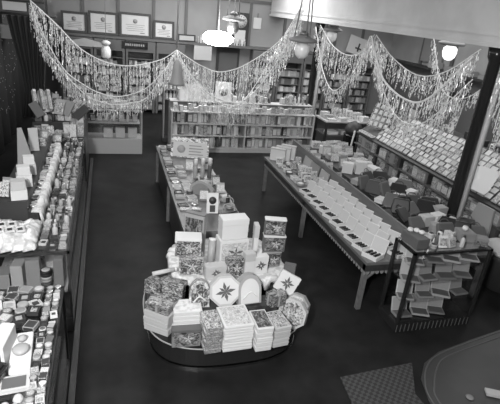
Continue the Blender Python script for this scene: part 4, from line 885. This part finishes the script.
# dark easel with little white cards at the far end
o = empty('card_easel', (6.3, 9.82, 1.18), R(-80), 'black easel board set with small white cards, far end of right display', 'easel'); o.rotation_euler = (R(-20), 0, R(-70))
MB().box(-.32, .32, -.015, .015, 0, .62, black).build('board', o)
for j in range(4):
    for i in range(4): MB().box(-.27+i*.15, -.18+i*.15, -.024, -.015, .04+j*.15, .14+j*.15, white).build('small_card', o)
for i in range(6): good('tray', 6.05+.0*i, 9.55+i*.11, 1.02, .09, .1, .04, R(-80), white, dark, 'little white tray at the foot of the black easel, %s from near' % ORD[i], 'trays below the black easel')
showcard('poster', (6.99, 8.35, 1.52), .5, .6, R(-72), R(-12), print_fine, 'white poster with dark figure standing behind the sloping cards', None)
o = [c for c in COL.objects if c.name.startswith('poster')][-1]; MB().prism([(-.03, .15), (.06, .18), (.09, .42), (.02, .48), (-.05, .4)], .01, .014, dim, FRONT).build('dark_figure', o)
showcard('show_card', (6.96, 9.5, 1.52), .22, .22, R(-72), R(-12), cream, 'small pale card standing behind the far sloping cards', None)
for i in range(8): good('carton', 7.06, 5.2+i*.34, 1.52, .2, .16, random.uniform(.08, .2), R(-80), random.choice([dim, mid, dark, print_dark]), None, 'dim box on the rear edge of the right display, %s from near' % ORD[i], None)
o = tag(MB().box(6.96, 7.4, DY0, DY1, 0, 1.515, woodd).build('rear_cabinet'), 'dark plain cabinet backing the sloping card display', 'cabinet')
# sheets of white paper fanned in front of the slope, and grey funnel-shaped board
for i in range(5):
    o = good('book', 6.0+.08*i, 6.0+.05*i, 1.08+.05*i, .4, .012, .17, R(-84+3*i), white, None, 'white paper sheet, %s from front, fanned right of the nearer column' % ORD[i], None, R(-50))
o = empty('grey_board', (5.72, 5.5, 0), R(-86), 'tall grey tapering board leaning below the fanned white sheets', 'board'); o.rotation_euler = (R(-7), 0, R(-86))
MB().prism([(-.34, .0), (.34, .0), (.16, 1.02), (-.16, 1.02)], -.02, .02, pale, FRONT).build('board_sheet', o)
# second rack beyond, darker books
o = empty('book_rack', (8.25, 6.3, 0), 0, 'dark sloping book rack at the right edge behind the card display', 'rack')
MB().prism([(-.6, .9), (.5, 1.6), (.5, .0), (-.6, .0)], -1.9, 2.1, woodd, YZ).build('carcass', o)
for j in range(6): MB().box(-.6+j*.18, -.57+j*.18, -2.1, 1.9, .9+j*.115, .93+j*.115, mid).build('lip', o)
for j in range(6):
    for i in range(18):
        m = random.choice([dim, mid, dark, print_dark, print_mid, pale]); good('book', 7.73+j*.18, 4.35+i*.215, .945+j*.115, .18, .02, .19, R(-90), m, random.choice([print_mid, None, print_pale]), '%s book, %s from near, row %s up, right edge rack' % (tone(m), nth(i+1), ('one', 'two', 'three', 'four', 'five', 'six')[j]), 'books on the right edge rack', R(-38))
# dark drapes and low cabinets under the right wall ledge
for k in range(3):
    x = 9.6
    o = empty('wall_cabinet', (9.95, 8.0+k*2.3, 0), 0, '%s dark low cabinet standing against the right wall' % ['nearest', 'middle', 'farthest'][k], 'cabinet')
    MB().box(-.33, .33, -1.1, 1.1, 0, 1.9, dark).build('carcass', o)
    for i in (-1, 1): MB().box(-.35, -.33, i*.55-.5, i*.55+.5, .1, 1.8, dim).build('door', o)

# ------------------------------------------------------------------ floor mats in the lower right
o = tag(MB().prism([(2.2, 2.2), (3.1, 2.35), (3.05, 3.02), (3.3, 3.45), (2.35, 3.39)], 0, .012, rubber).build('ribbed_mat'), 'dark ribbed rubber mat on the floor at the bottom', 'mat')
P_ = [(5.6, 3.93), (4.3, 3.68), (3.75, 3.56), (3.45, 3.42), (3.25, 3.2), (3.14, 2.9), (3.12, 2.2), (5.6, 2.2)]
o = empty('floor_rug', (0, 0, 0), 0, 'dark round-cornered rug with lighter border bands, lower right', 'rug')
MB().prism(P_, 0, .01, lino2).build('rug_field', o)
path = [(5.6, 3.93), (4.3, 3.68), (3.75, 3.56), (3.45, 3.42), (3.25, 3.2), (3.14, 2.9), (3.12, 2.2)]
for k, off in enumerate((.03, .1)):
    MB().tube(smooth_path([(p[0]+off*(.3 if i < 3 else 1), p[1]-off*(1 if i < 5 else .3), .012) for i, p in enumerate(path)], 6), .009, dim, 6).build('border_band', o)
o = tag(MB().box(-.12, .12, -.05, .05, 0, .03, cream, bev=.004).build('booklet'), 'small white booklet lying at the lower right on the dark rug', 'booklet'); o.location = (3.95, 2.83, .016); o.rotation_euler = (0, 0, R(-28))
o = tag(MB().lathe([(.04, 0), (.045, .006), (.03, .01)], mid, 18).build('metal_disc'), 'small grey disc on the rug beside the white booklet', 'disc'); o.location = (3.62, 2.86, .016)
